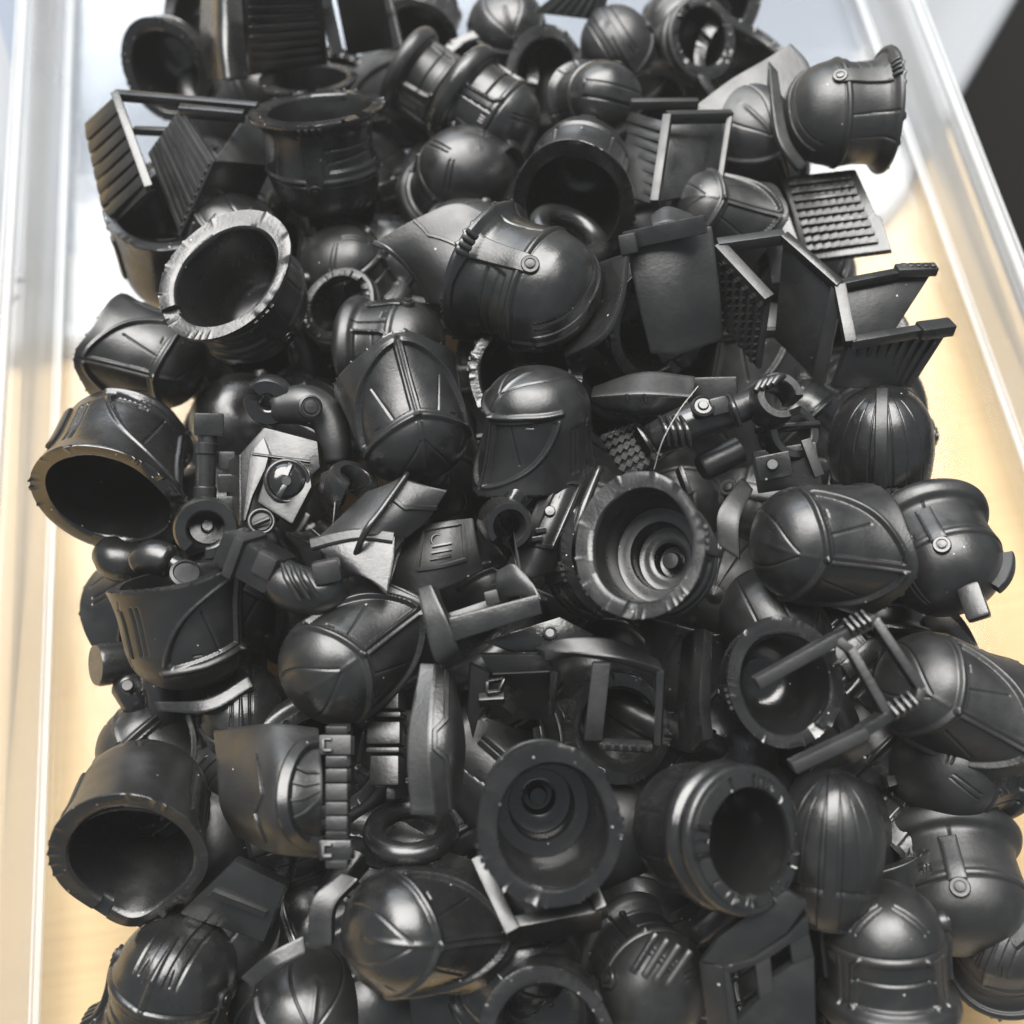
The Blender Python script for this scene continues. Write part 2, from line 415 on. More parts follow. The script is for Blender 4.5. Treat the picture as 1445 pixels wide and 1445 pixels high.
PROTO = {}
def proto(kind):
    """The pieces of one kind of helmet: (part name, mesh, materials, local matrix)."""
    if kind in PROTO: return PROTO[kind]
    key = kind; cast = kind.count('*'); kind = kind.replace('*', ''); stepped = kind.endswith('+'); kind = kind.rstrip('+')
    me, S = shell_mesh(kind, len(kind) + 11 * cast, stepped)
    pcs = [("shell", me, [M_SATIN, M_CUT, M_INNER], None)]
    def add(name, vf, m=M_SATIN, mtx=None):
        mm = fix(mesh(name, *vf)); pcs.append((name, mm, [m], mtx))
    def disc(name, th, sv, r, h, m=M_SATIN):
        p, n = on_shell(S, th, sv, -.01)
        q = n.to_track_quat('Z', 'Y').to_matrix().to_4x4(); q.translation = p
        add(name, lathe([(r, -.02), (r, h * .8), (r * .9, h), (r * .62, h), (r * .56, h * .8), (r * .5, h * .8), (r * .46, h * 1.25), (r * .1, h * 1.35)]), m, q)
    if kind == 'bell':
        for sg in (1, -1):
            add("ear_plate", patch_on(S, sg * 1.98, sg * 2.14, .12, .46, .032, 4, 10), M_SATIN)
    elif kind == 'visor':
        for sg in (1, -1):
            add("side_strap", patch_on(S, sg * 1.16, sg * 1.56, .08, .47, .032, 7, 14, taper=.72), M_MATTE)
            disc("rivet", sg * 1.36, .47, .10, .05)
            for k in range(4):
                t = sg * (1.16 + k * .095)
                add("vent_bar", patch_on(S, t, t + sg * .055, .008, .085, .035, 3, 4, bev=.008), M_SATIN)
    elif kind == 'rolled':
        for sg in (1, -1):
            add("side_strap", patch_on(S, sg * 1.42, sg * 1.70, .30, .56, .045, 5, 8), M_SATIN)
            disc("rivet", sg * 1.56, .60, .11, .07)
        v, f = patch_on(S, 2.98, 3.30, .60, .82, .12, 5, 7); add("crest_block", (v, f), M_SATIN)
    elif kind == 'ribbed':
        add("crest_strip", patch_on(S, -.105, .105, .02, .93, .026, 5, 40, even=True), M_MATTE)
    if stepped:
        v, f = lathe([(.11, .56), (.11, .40), (.095, .375), (.03, .37)], 24)
        add("inner_stud", (v, f), M_INNER)
    PROTO[key] = [(n, link_ready(m_, mats), mt) for n, m_, mats, mt in pcs]
    return PROTO[key]
def link_ready(me, mats):
    for m in mats: me.materials.append(m)
    me.shade_smooth(); me.set_sharp_from_angle(angle=math.radians(38))
    return me
HG = "black plastic toy helmets in the pile"
def helm(kind, cx, cy, wpx, up, front, z, label, sz=1.0, group=HG, parts=True):
    helm.n += 1
    wpx *= {'v': .91, 'b': .95}.get(kind[0], 1)
    if '+' not in kind and helm.n % 2: kind += '*'
    loc = P(cx, cy, z); s = wpx * depth(loc) / PXF / 1.40
    B = basis(cx, cy, up, front)
    o = bpy.data.objects.new("toy_helmet", None); COL.objects.link(o); o.empty_display_size = .2
    # the empty stands at the middle of the rim, the helmet's base
    k1 = rng.uniform(-.04, .04); S4 = Matrix.Diagonal((s * (1 + k1), s * (1 - k1), s * sz, 1))
    o.matrix_world = Matrix.Translation(loc) @ B.to_4x4() @ S4
    tag(o, label, "helmet", group)
    for n, me, mt in proto(kind):
        if not parts and n not in ("shell", "side_strap", "rivet"): continue
        c = bpy.data.objects.new(n, me); COL.objects.link(c); c.parent = o
        if mt is not None: c.matrix_local = mt
    return o

helm.n = 0
# ------------------------------------------------------------------ plates, patches, tubes
def pts3(pts):
    """Pixels with heights to points; a pixel without a height lies on the plane of the first three."""
    out = [P(*p) if len(p) == 3 else None for p in pts]
    a, b, c = [q for q in out if q is not None][:3]
    n = (b - a).cross(c - a).normalized()
    for i, q in enumerate(out):
        if q is None:
            d = ray(*pts[i]); t = (a - CAM_P).dot(n) / d.dot(n); out[i] = CAM_P + d * t
    if n.dot(CAM_P - a) < 0: n = -n
    return out, n
def slab(name, pts, t, m, parent, bev=.018, holes=()):
    v, n = pts3(pts)
    bm = bmesh.new()
    top = [bm.verts.new(p) for p in v]; bot = [bm.verts.new(p - n * t) for p in v]
    k = len(v)
    bm.faces.new(top); bm.faces.new(bot[::-1])
    for i in range(k):
        j = (i + 1) % k; bm.faces.new((top[i], bot[i], bot[j], top[j]))
    bmesh.ops.recalc_face_normals(bm, faces=bm.faces)
    if bev: bmesh.ops.bevel(bm, geom=list(bm.edges), offset=bev, segments=2, profile=.6, affect='EDGES', clamp_overlap=True)
    me = bpy.data.meshes.new(name); bm.to_mesh(me); bm.free()
    o = link(name, me, m, None); 
    return child(o, parent)
def child(o, parent):
    if parent is not None:
        o.parent = parent; o.matrix_parent_inverse = parent.matrix_world.inverted()
    return o
def bar(name, a, b, wd, ht, nrm, m, parent, bev=.012):
    """A squared bar from point a to point b; nrm is its height direction."""
    d = (b - a); L = d.length; d.normalize(); n = (nrm - d * nrm.dot(d)).normalized(); s = d.cross(n)
    bm = bmesh.new(); bmesh.ops.create_cube(bm, size=1)
    M = Matrix((d * L, s * wd, n * ht)).transposed().to_4x4(); M.translation = (a + b) / 2
    bmesh.ops.transform(bm, matrix=M, verts=bm.verts)
    bmesh.ops.recalc_face_normals(bm, faces=bm.faces)
    if bev: bmesh.ops.bevel(bm, geom=list(bm.edges), offset=min(bev, wd * .3, ht * .3), segments=2, profile=.6, affect='EDGES')
    me = bpy.data.meshes.new(name); bm.to_mesh(me); bm.free()
    return child(link(name, me, m), parent)
def ribs(quad, count, m, parent, along=0, inset=(.08, .06), wd=.5, ht=.03, name="rib", a0=None):
    """Raised ribs across a four-cornered plate; along 0: each rib runs from edge 0-1 towards edge 3-2."""
    v, n = pts3(quad)
    if along: v = v[1:] + v[:1]
    A, B, C, D = v
    for i in range(count):
        t = inset[0] + (1 - 2 * inset[0]) * (i + .5) / count
        p = A.lerp(B, t); q = D.lerp(C, t)
        a, b = p.lerp(q, inset[1]), p.lerp(q, 1 - inset[1])
        pitch = (A.lerp(B, .5 + .5 / count) - A.lerp(B, .5 - .5 / count)).length * (1 - 2 * inset[0])
        bar(name, a + n * ht * .3, b + n * ht * .3, pitch * wd, ht * 1.4, n, m, parent, .01)
def studs(quad, nx, ny, r, m, parent, name="stud_rows"):
    v, n = pts3(quad); A, B, C, D = v; bm = bmesh.new()
    for i in range(nx):
        for j in range(ny):
            t, s = (i + .5) / nx, (j + .5) / ny
            c = A.lerp(B, t).lerp(D.lerp(C, t), s) + n * .035
            bmesh.ops.create_cube(bm, size=1, matrix=Matrix.Translation(c) @ n.to_track_quat('Z', 'Y').to_matrix().to_4x4() @ Matrix.Diagonal((r, r, .05, 1)))
    bmesh.ops.recalc_face_normals(bm, faces=bm.faces)
    me = bpy.data.meshes.new(name); bm.to_mesh(me); bm.free()
    o = child(link(name, me, m), parent); o['kind'] = 'stuff'; return o
def grid_surface(ctrl):
    """Control pixels (rows of (px, py, z)) to a smooth surface function."""
    C = np.array([[tuple(P(*c)) for c in row] for row in ctrl])
    def cr(A, t):
        n = A.shape[0] - 1; x = min(max(t, 0), 1) * n; i = min(int(x), n - 1); f = x - i
        if n == 1: return A[0] * (1 - f) + A[1] * f
        a = A[i - 1] if i > 0 else 2 * A[0] - A[1]; b, c = A[i], A[i + 1]; d = A[i + 2] if i + 2 <= n else 2 * A[n] - A[n - 1]
        return .5 * (2 * b + (c - a) * f + (2 * a - 5 * b + 4 * c - d) * f * f + (3 * b - a - 3 * c + d) * f ** 3)
    return lambda u, v: cr(np.stack([cr(row, u) for row in C]), v)
def sheet(name, ctrl, t, m, parent, nu=26, nv=26, bev=.02):
    """A curved plate of thickness t through the control pixels, with rounded edges."""
    F = grid_surface(ctrl)
    U = np.linspace(0, 1, nu); V = np.linspace(0, 1, nv)
    p = np.array([[F(u, v) for u in U] for v in V])
    du = np.gradient(p, axis=1); dv = np.gradient(p, axis=0); n = np.cross(du, dv); n /= np.linalg.norm(n, axis=-1, keepdims=True) + 1e-12
    cp = np.array(CAM_P)
    if np.mean(np.sum(n * (cp - p), -1)) < 0: n = -n
    bot = p - n * t
    verts = np.concatenate([p.reshape(-1, 3), bot.reshape(-1, 3)]); N = nu * nv; f = []
    for i in range(nv - 1):
        for j in range(nu - 1):
            a = i * nu + j; f.append((a, a + 1, a + nu + 1, a + nu)); f.append((N + a + nu, N + a + nu + 1, N + a + 1, N + a))
    loop = [j for j in range(nu)] + [i * nu + nu - 1 for i in range(1, nv)] + [(nv - 1) * nu + j for j in range(nu - 2, -1, -1)] + [i * nu for i in range(nv - 2, 0, -1)]
    k = len(loop)
    for q in range(k):
        a, b = loop[q], loop[(q + 1) % k]; f.append((b, a, N + a, N + b))
    me = fix(mesh(name, verts, f))
    if bev:
        bm = bmesh.new(); bm.from_mesh(me)
        ed = [e for e in bm.edges if len(e.link_faces) == 2 and e.calc_face_angle(0) > .9]
        bmesh.ops.bevel(bm, geom=ed, offset=bev, segments=2, profile=.6, affect='EDGES'); bm.to_mesh(me); bm.free()
    o = child(link(name, me, m), parent)
    return o, F
def sheet_line(name, F, uv, wd, ht, m, parent, lift=.0):
    """A raised moulding that follows a curved plate along a path of (u, v)."""
    pts = [];
    for (a, b), (c, d) in zip(uv[:-1], uv[1:]):
        for t in np.linspace(0, 1, 7)[:-1]: pts.append((a + (c - a) * t, b + (d - b) * t))
    pts.append(uv[-1]); V = []; f = []
    e = .01
    Q = [Vector(F(*q)) for q in pts]
    for i, q in enumerate(pts):
        n = (Vector(F(q[0] + e, q[1])) - Vector(F(q[0] - e, q[1]))).cross(Vector(F(q[0], q[1] + e)) - Vector(F(q[0], q[1] - e))).normalized()
        if n.dot(CAM_P - Q[i]) < 0: n = -n
        d = (Q[min(i + 1, len(Q) - 1)] - Q[max(i - 1, 0)]).normalized(); s = d.cross(n)
        for x, y in ((-.5, -.3), (-.45, .6), (-.3, 1), (.3, 1), (.45, .6), (.5, -.3)):
            V.append(Q[i] + s * (x * wd) + n * (y * ht + lift))
    for i in range(len(pts) - 1):
        for k in range(5):
            a = i * 6 + k; f.append((a, a + 1, a + 7, a + 6))
    f.append((0, 1, 2, 3, 4, 5)); b = (len(pts) - 1) * 6; f.append((b + 5, b + 4, b + 3, b + 2, b + 1, b))
    return child(link(name, fix(mesh(name, V, f)), m), parent)
def tube(name, pts, radii, m, parent, seg=20, flat=1.0, raw=None, rings=8, cap=True):
    """A round limb through pixels (px, py, z) with radii in pixels, smooth along its length."""
    W = raw if raw is not None else [P(*p) for p in pts]
    R = radii if raw is not None else [r * unit(*p) for r, p in zip(radii, pts)]
    C = np.c_[np.array([tuple(q) for q in W]), np.array(R)]
    n = len(C) - 1; out = []
    ext = np.vstack([2 * C[0] - C[1], C, 2 * C[-1] - C[-2]])
    for i in range(n):
        a, b, c, d = ext[i:i + 4]
        for t in np.linspace(0, 1, rings, endpoint=False):
            out.append(.5 * (2 * b + (c - a) * t + (2 * a - 5 * b + 4 * c - d) * t * t + (3 * b - a - 3 * c + d) * t ** 3))
    out.append(C[-1]); out = np.array(out); K = len(out)
    V = []; f = []; ref = None
    if cap:                                       # rounded ends
        d0 = Vector(out[0, :3] - out[1, :3]).normalized(); d1 = Vector(out[-1, :3] - out[-2, :3]).normalized()
        r0, r1 = out[0, 3], out[-1, 3]
        pre = [[*(Vector(out[0, :3]) + d0 * r0 * k), r0 * q] for k, q in ((.28, .55), (.2, .86))]
        post = [[*(Vector(out[-1, :3]) + d1 * r1 * k), r1 * q] for k, q in ((.2, .86), (.28, .55))]
        out = np.vstack([pre, out, post]); K = len(out)
    for i in range(K):
        p = Vector(out[i, :3]); d = (Vector(out[min(i + 1, K - 1), :3]) - Vector(out[max(i - 1, 0), :3])).normalized()
        x = (ref - d * ref.dot(d)) if ref is not None else (CAMZ - d * CAMZ.dot(d))
        if x.length < 1e-5: x = d.orthogonal()
        x.normalize(); ref = x; y = d.cross(x)
        for k in range(seg):
            a = 2 * math.pi * k / seg; V.append(p + (x * math.cos(a) * flat + y * math.sin(a)) * max(out[i, 3], 1e-4))
    for i in range(K - 1):
        for k in range(seg):
            l = (k + 1) % seg; f.append((i * seg + k, i * seg + l, (i + 1) * seg + l, (i + 1) * seg + k))
    f.append(tuple(range(seg))[::-1]); f.append(tuple((K - 1) * seg + k for k in range(seg)))
    return child(link(name, fix(mesh(name, V, f)), m, sharp=50), parent)
def cring(name, cx, cy, z, ro, ri, thick, axis, gapdir, gap, m, parent, arc_n=34):
    """A C-shaped clip; radii and thickness in pixels, gap = open angle."""
    u = unit(cx, cy, z); c = P(cx, cy, z); A = vdir(cx, cy, axis); G = vdir(cx, cy, gapdir); G = (G - A * G.dot(A)).normalized(); H = A.cross(G)
    full = gap <= 0; n = arc_n; V = []; f = []
    prof = [(ri, -1), (ri, 1), (ri + 2, 1.12), (ro - 3, 1.12), (ro, .85), (ro, -.85), (ro - 3, -1.12), (ri + 2, -1.12)]
    k = len(prof)
    for i in range(n):
        a = gap / 2 + (2 * math.pi - gap) * i / (n if full else n - 1)
        d = G * math.cos(a) + H * math.sin(a)
        for r, h in prof: V.append(c + d * r * u + A * h * thick * .5 * u)
    for i in range(n if full else n - 1):
        for q in range(k):
            a, b = i * k + q, i * k + (q + 1) % k; i2 = ((i + 1) % n) * k
            f.append((a, b, i2 + (q + 1) % k, i2 + q))
    if not full: f.append(tuple(range(k))); f.append(tuple((n - 1) * k + q for q in range(k))[::-1])
    return child(link(name, fix(mesh(name, V, f)), m, sharp=40), parent)
def spin(name, cx, cy, z, axis, profile, m, parent, n=36, sharp=40):
    """A turned piece; profile in pixels (radius, height along the axis)."""
    u = unit(cx, cy, z); v, f = lathe([(r * u, h * u) for r, h in profile], n)
    A = vdir(cx, cy, axis); M = A.to_track_quat('Z', 'Y').to_matrix().to_4x4(); M.translation = P(cx, cy, z)
    v = [M @ Vector(q) for q in v]
    return child(link(name, fix(mesh(name, v, f)), m, sharp=sharp), parent)
def torus(name, cx, cy, z, R, r, axis, m, parent=None, ry=None, n=56, k=20):
    u = unit(cx, cy, z); A = vdir(cx, cy, axis); M = A.to_track_quat('Z', 'Y').to_matrix().to_4x4(); M.translation = P(cx, cy, z)
    V = []; f = []
    for i in range(n):
        a = 2 * math.pi * i / n
        for j in range(k):
            b = 2 * math.pi * j / k; q = R + r * math.cos(b)
            V.append(M @ Vector((q * math.cos(a) * u, q * math.sin(a) * u, (ry or r) * math.sin(b) * u)))
    for i in range(n):
        for j in range(k):
            f.append((i * k + j, ((i + 1) % n) * k + j, ((i + 1) % n) * k + (j + 1) % k, i * k + (j + 1) % k))
    return child(link(name, fix(mesh(name, V, f)), m, sharp=60), parent)
def block(name, cx, cy, z, hx, hy, hz, ax, ay, m, parent, bev=.02):
    """A bevelled block: half sizes in pixels, axes in view directions."""
    u = unit(cx, cy, z); X = vdir(cx, cy, ax); Y = vdir(cx, cy, ay); Y = (Y - X * Y.dot(X)).normalized(); Z = X.cross(Y)
    bm = bmesh.new(); bmesh.ops.create_cube(bm, size=2)
    M = Matrix((X * hx * u, Y * hy * u, Z * hz * u)).transposed().to_4x4(); M.translation = P(cx, cy, z)
    bmesh.ops.transform(bm, matrix=M, verts=bm.verts)
    if bev: bmesh.ops.bevel(bm, geom=list(bm.edges), offset=min(bev, min(hx, hy, hz) * u * .5), segments=2, profile=.6, affect='EDGES')
    me = bpy.data.meshes.new(name); bm.to_mesh(me); bm.free()
    return child(link(name, me, m), parent)

# ------------------------------------------------------------------ surface under the tray
def simple(name, color, rough, ior=1.45):
    m, N, L, p = mat(name); p.inputs['Base Color'].default_value = (*color, 1); p.inputs['Roughness'].default_value = rough; p.inputs['IOR'].default_value = ior
    return m
def board_material():
    m, N, L, p = mat("tan_board")
    tc = N.new('ShaderNodeTexCoord'); mp = N.new('ShaderNodeMapping'); mp.inputs['Scale'].default_value = (.12, 2.2, 1); mp.inputs['Rotation'].default_value = (0, 0, -.10)
    L.new(tc.outputs['Object'], mp.inputs[0])
    n = N.new('ShaderNodeTexNoise'); n.inputs['Scale'].default_value = 1.5; n.inputs['Detail'].default_value = 6; L.new(mp.outputs[0], n.inputs['Vector'])
    n2 = N.new('ShaderNodeTexNoise'); n2.inputs['Scale'].default_value = .45; n2.inputs['Detail'].default_value = 4; L.new(tc.outputs['Object'], n2.inputs['Vector'])
    r = N.new('ShaderNodeValToRGB'); r.color_ramp.elements[0].position = .30; r.color_ramp.elements[0].color = (.57, .40, .19, 1)
    r.color_ramp.elements[1].position = .70; r.color_ramp.elements[1].color = (.61, .435, .21, 1)
    a = N.new('ShaderNodeMath'); a.operation = 'MULTIPLY_ADD'; L.new(n.outputs[0], a.inputs[0]); a.inputs[1].default_value = .5
    b = N.new('ShaderNodeMath'); b.operation = 'MULTIPLY'; L.new(n2.outputs[0], b.inputs[0]); b.inputs[1].default_value = .5; L.new(b.outputs[0], a.inputs[2])
    L.new(a.outputs[0], r.inputs[0])
    mp3 = N.new('ShaderNodeMapping'); mp3.inputs['Scale'].default_value = (.5, 14, 1); L.new(tc.outputs['Object'], mp3.inputs[0])
    n3 = N.new('ShaderNodeTexNoise'); n3.inputs['Scale'].default_value = 1.2; n3.inputs['Detail'].default_value = 5; L.new(mp3.outputs[0], n3.inputs['Vector'])
    g_ = N.new('ShaderNodeMapRange'); g_.inputs[1].default_value = .35; g_.inputs[2].default_value = .65; g_.inputs[3].default_value = .95; g_.inputs[4].default_value = 1.04; L.new(n3.outputs[0], g_.inputs[0])
    gm = N.new('ShaderNodeMix'); gm.data_type = 'RGBA'; gm.blend_type = 'MULTIPLY'; gm.inputs[0].default_value = 1; L.new(r.outputs[0], gm.inputs[6]); L.new(g_.outputs[0], gm.inputs[7])
    r = gm
    # small dark smudges
    vo = N.new('ShaderNodeTexVoronoi'); vo.inputs['Scale'].default_value = .7; L.new(tc.outputs['Object'], vo.inputs['Vector'])
    mr = N.new('ShaderNodeMapRange'); mr.inputs[1].default_value = 0; mr.inputs[2].default_value = .12; mr.inputs[3].default_value = .35; mr.inputs[4].default_value = 0; L.new(vo.outputs['Distance'], mr.inputs[0])
    mx = N.new('ShaderNodeMix'); mx.data_type = 'RGBA'; L.new(mr.outputs[0], mx.inputs[0]); L.new(r.outputs[2], mx.inputs[6]); mx.inputs[7].default_value = (.30, .22, .12, 1)
    L.new(mx.outputs[2], p.inputs['Base Color']); p.inputs['Roughness'].default_value = .55
    return m
M_BOARD = board_material()
M_WHITE = simple("white_plastic", (.25, .26, .275), .45, 1.25)
M_GREYW = simple("grey_white_plastic", (.18, .205, .25), .45, 1.25)
M_DARK = simple("dark_floor", (.004, .0035, .003), .8, 1.1)

def poly_slab(name, pts, z0, z1, m, parent=None, bev=.05):
    bm = bmesh.new(); t = [bm.verts.new((x, y, z1)) for x, y in pts]; b = [bm.verts.new((x, y, z0)) for x, y in pts]; k = len(pts)
    bm.faces.new(t); bm.faces.new(b[::-1])
    for i in range(k): bm.faces.new((t[i], b[i], b[(i + 1) % k], t[(i + 1) % k]))
    bmesh.ops.recalc_face_normals(bm, faces=bm.faces)
    if bev: bmesh.ops.bevel(bm, geom=list(bm.edges), offset=bev, segments=3, profile=.5, affect='EDGES')
    me = bpy.data.meshes.new(name); bm.to_mesh(me); bm.free()
    return child(link(name, me, m), parent)
structure(poly_slab("floor", [(-300, -200), (300, -200), (300, 400), (-300, 400)], -15, -14, M_DARK, None, 0))
structure(poly_slab("tabletop", [(-60, -25), (6.95, -25), (6.95, 30), (-60, 30)], -2.2, -.45, M_BOARD, None, .08))

# white shallow lid lying on the table under the far end of the tray
def sweep_loop(name, pts, profile, m, parent, closed=True):
    """profile (outward offset, z) swept round a loop of (x, y)."""
    n = len(pts); V = []; f = []; k = len(profile)
    for i in range(n):
        p = Vector(pts[i]); a = Vector(pts[i - 1]); b = Vector(pts[(i + 1) % n])
        d0 = (p - a).normalized(); d1 = (b - p).normalized(); t = (d0 + d1).normalized(); nn = Vector((t.y, -t.x)); c = max(nn.dot(Vector((d0.y, -d0.x))), .5)
        for o_, z in profile:
            q = p + nn * (o_ / c); V.append((q.x, q.y, z))
    for i in range(n):
        j = (i + 1) % n
        for q in range(k - 1): f.append((i * k + q, i * k + q + 1, j * k + q + 1, j * k + q))
    return child(link(name, fix(mesh(name, V, f)), m, sharp=50), parent)
def round_loop(pts, r, n=8):
    out = []; k = len(pts)
    for i in range(k):
        p = Vector(pts[i]); a = (Vector(pts[i - 1]) - p); b = (Vector(pts[(i + 1) % k]) - p)
        ra = min(r, a.length * .45, b.length * .45); a.normalize(); b.normalize()
        s, e = p + a * ra, p + b * ra
        for t in np.linspace(0, 1, n): q = s * (1 - t) ** 2 + p * 2 * t * (1 - t) + e * t * t; out.append((q.x, q.y))
    return out
def xy(px, py, z): q = P(px, py, z); return (q.x, q.y)
zl = -.12
R1, R2, N1 = xy(1446, -20, zl), xy(1246, 326, zl), xy(-60, 505, zl)
far = (R1[0] + (R1[0] - R2[0]) * 1.2, R1[1] + (R1[1] - R2[1]) * 1.2)
lid_loop = round_loop([N1, R2, far, (-9.5, far[1] + 2)], .7)
lid = thing("storage_lid", "white plastic lid lying on the tan table under the far end of the clear tray", "lid", (0, 12, -.45))
inner = -1.0
sweep_loop("rim", lid_loop, [(0, -.44), (.02, -.25), (-.03, -.13), (-.12, -.09), (-.24, -.10), (-.32, -.17), (-.40, -.20), (-.95, -.20), (-1.08, -.16), (-1.2, -.16), (-1.5, -.30), (-1.62, -.34)], M_WHITE, lid)
V = [(x, y, -.335) for x, y in lid_loop]
cen = Vector((sum(v[0] for v in V) / len(V), sum(v[1] for v in V) / len(V), 0))
me = mesh("recess", [tuple(cen + (Vector(v) - cen) * .86 + Vector((0, 0, -.0))) for v in V], [tuple(range(len(V)))])
for v in me.vertices: v.co.z = -.335
child(link("recess", me, M_GREYW, sharp=0), lid)

# ------------------------------------------------------------------ the clear tray
def clear_material(name, see, milk, rough):
    m, N, L, p = mat(name); out = N["Material Output"]; N.remove(p)
    tr = N.new('ShaderNodeBsdfTransparent'); tr.inputs[0].default_value = (.985, .985, .98, 1)
    gl = N.new('ShaderNodeBsdfGlossy'); gl.inputs['Roughness'].default_value = rough; gl.inputs[0].default_value = (1, 1, 1, 1)
    di = N.new('ShaderNodeBsdfDiffuse'); di.inputs[0].default_value = (.86, .88, .90, 1)
    tl = N.new('ShaderNodeBsdfTranslucent'); tl.inputs[0].default_value = (.86, .88, .90, 1)
    a = N.new('ShaderNodeMixShader'); a.inputs[0].default_value = .5; L.new(di.outputs[0], a.inputs[1]); L.new(tl.outputs[0], a.inputs[2])
    b = N.new('ShaderNodeMixShader'); L.new(tr.outputs[0], b.inputs[1]); L.new(a.outputs[0], b.inputs[2])
    tc = N.new('ShaderNodeTexCoord'); nz = N.new('ShaderNodeTexNoise'); nz.inputs['Scale'].default_value = .8; nz.inputs['Detail'].default_value = 3; L.new(tc.outputs['Object'], nz.inputs['Vector'])
    mr = N.new('ShaderNodeMapRange'); mr.inputs[3].default_value = milk * .8; mr.inputs[4].default_value = milk * 1.2; L.new(nz.outputs[0], mr.inputs[0]); L.new(mr.outputs[0], b.inputs[0])
    fr = N.new('ShaderNodeFresnel'); fr.inputs[0].default_value = 1.25
    c = N.new('ShaderNodeMixShader'); L.new(fr.outputs[0], c.inputs[0]); L.new(b.outputs[0], c.inputs[1]); L.new(gl.outputs[0], c.inputs[2])
    bp = N.new('ShaderNodeBump'); bp.inputs['Strength'].default_value = .05; bp.inputs['Distance'].default_value = .1
    n2 = N.new('ShaderNodeTexNoise'); n2.inputs['Scale'].default_value = 1.1; n2.inputs['Detail'].default_value = 2; L.new(tc.outputs['Object'], n2.inputs['Vector']); L.new(n2.outputs[0], bp.inputs['Height'])
    L.new(bp.outputs[0], gl.inputs['Normal'])
    L.new(c.outputs[0], out.inputs['Surface'])
    return m
M_CLEAR = clear_material("clear_plastic", .9, .05, .10)
M_MILKY = clear_material("milky_plastic", .6, .30, .22)
M_LIP = clear_material("milky_plastic_edge", .3, .62, .2)
tray = thing("clear_tray", "shallow clear plastic tray holding the whole heap of black helmets", "tray", (0, 6, 0))
TX0, TX1, TY0, TY1 = -5.58, 6.1, -3.5, 15.5
tray_loop = round_loop([(TX0, TY0), (TX1, TY0), (TX1, TY1), (TX0, TY1)], .5, 10)
me = mesh("base", [(x, y, .0) for x, y in tray_loop] + [(x, y, -.08) for x, y in tray_loop], [tuple(range(len(tray_loop))), tuple(range(len(tray_loop), 2 * len(tray_loop)))[::-1]])
child(link("base", me, M_CLEAR, sharp=0), tray)
WL = sweep_loop("wall", tray_loop, [(-.02, .002), (.0, .03), (.05, .12), (.10, .40), (.16, .66), (.19, .70), (.27, .70), (.22, .66), (.17, .40), (.13, .12), (.07, -.04), (.0, -.08)], M_MILKY, tray)
sweep_loop("lip", tray_loop, [(.235, .70), (.235, .78), (.265, .78), (.27, .745), (.345, .745), (.35, .78), (.385, .78), (.39, .50), (.37, .50), (.365, .70), (.30, .702)], M_LIP, tray)
sweep_loop("foot_ridge", tray_loop, [(-.09, .001), (-.09, .055), (-.068, .06), (-.06, .04), (-.025, .04), (-.015, .07), (.008, .07), (.012, .035)], M_LIP, tray)

# thin pale volume closed round everything, added to imitate lens glare lifting the blacks
def glare_veil_box():
    me = bpy.data.meshes.new("glare_veil"); bm = bmesh.new()
    bmesh.ops.create_cube(bm, size=1, matrix=Matrix.Translation((0, 100, -24.7)) @ Matrix.Diagonal((640, 640, 74.6, 1)))
    bm.to_mesh(me); bm.free()
    m, N, L, p = mat("glare_veil"); N.remove(p)
    v = N.new('ShaderNodeVolumePrincipled'); v.inputs['Color'].default_value = (.93, .92, .90, 1); v.inputs['Density'].default_value = GLARE_DENSITY
    L.new(v.outputs[0], N["Material Output"].inputs['Volume'])
    o = link("glare_veil", me, m, sharp=0); o['kind'] = 'stuff'
GLARE_DENSITY = .0014
glare_veil_box()

# ------------------------------------------------------------------ helmets, from the far end to the near end
B, V_, R_, K_ = 'bell', 'visor', 'rolled', 'ribbed'
H = helm
# far row
H(V_, 245, 85, 118, (.25, .25, -.92), (.2, -.9, 0), 1.5, "open helmet in the far left corner, left of the wide ribbed wing panel")
H(V_, 440, 165, 128, (.05, -.90, -.36), (.4, .1, .9), 1.5, "upturned helmet whose round brim stands behind the upturned helmet with a strap and visor")
H(R_, 615, 125, 112, (.80, -.55, .2), (.1, .3, .9), 1.7, "smooth lumpy helmet nested behind another one near the far edge")
H(R_, 695, 165, 128, (.80, -.55, .25), (.2, .8, .5), 2.0, "smooth lumpy helmet with its crown towards the near right, in front of its nested neighbour")
H(B, 715, 45, 118, (-.1, .7, .7), (.2, -.5, .8), 1.3, "bell helmet with a lit crown at the middle of the far edge")
H(V_, 872, 68, 120, (-.35, .55, .75), (.5, -.7, .3), 1.6, "smooth domed helmet with a soft highlight in the far row, right of middle")
H('collar', 968, 72, 104, (-.4, -.3, -.8), (0, 1, 0), 1.3, "dark open helmet at the far end beside the smooth domed helmet")
H(V_, 775, 112, 112, (.15, -.1, -.95), (0, -1, 0), 1.3, "open ring of a helmet peeking out behind the domed helmet with a double rim line")
H(V_, 850, 140, 118, (.45, .1, .85), (.9, -.2, -.3), 2.1, "domed helmet with a double rim line beside the small fold-out frame")
H(V_, 1010, 10, 120, (0, -.2, -.9), (0, 1, 0), 1.1, "half-seen helmet at the far right end of the heap")
H(V_, 600, 20, 110, (.2, .6, -.7), (0, -1, 0), 1.1, "helmet with its opening up at the far edge, right of the bracket edges")
H(V_, 455, 228, 172, (.05, -.93, -.30), (.88, -.03, .35), 2.3, "upturned helmet with a strap, rivet and shiny visor in the far left of the heap")
H(V_, 818, 250, 168, (.12, .52, -.84), (-.1, -.9, -.3), 2.0, "open helmet facing the camera with a dark hollow, above the smooth ring")
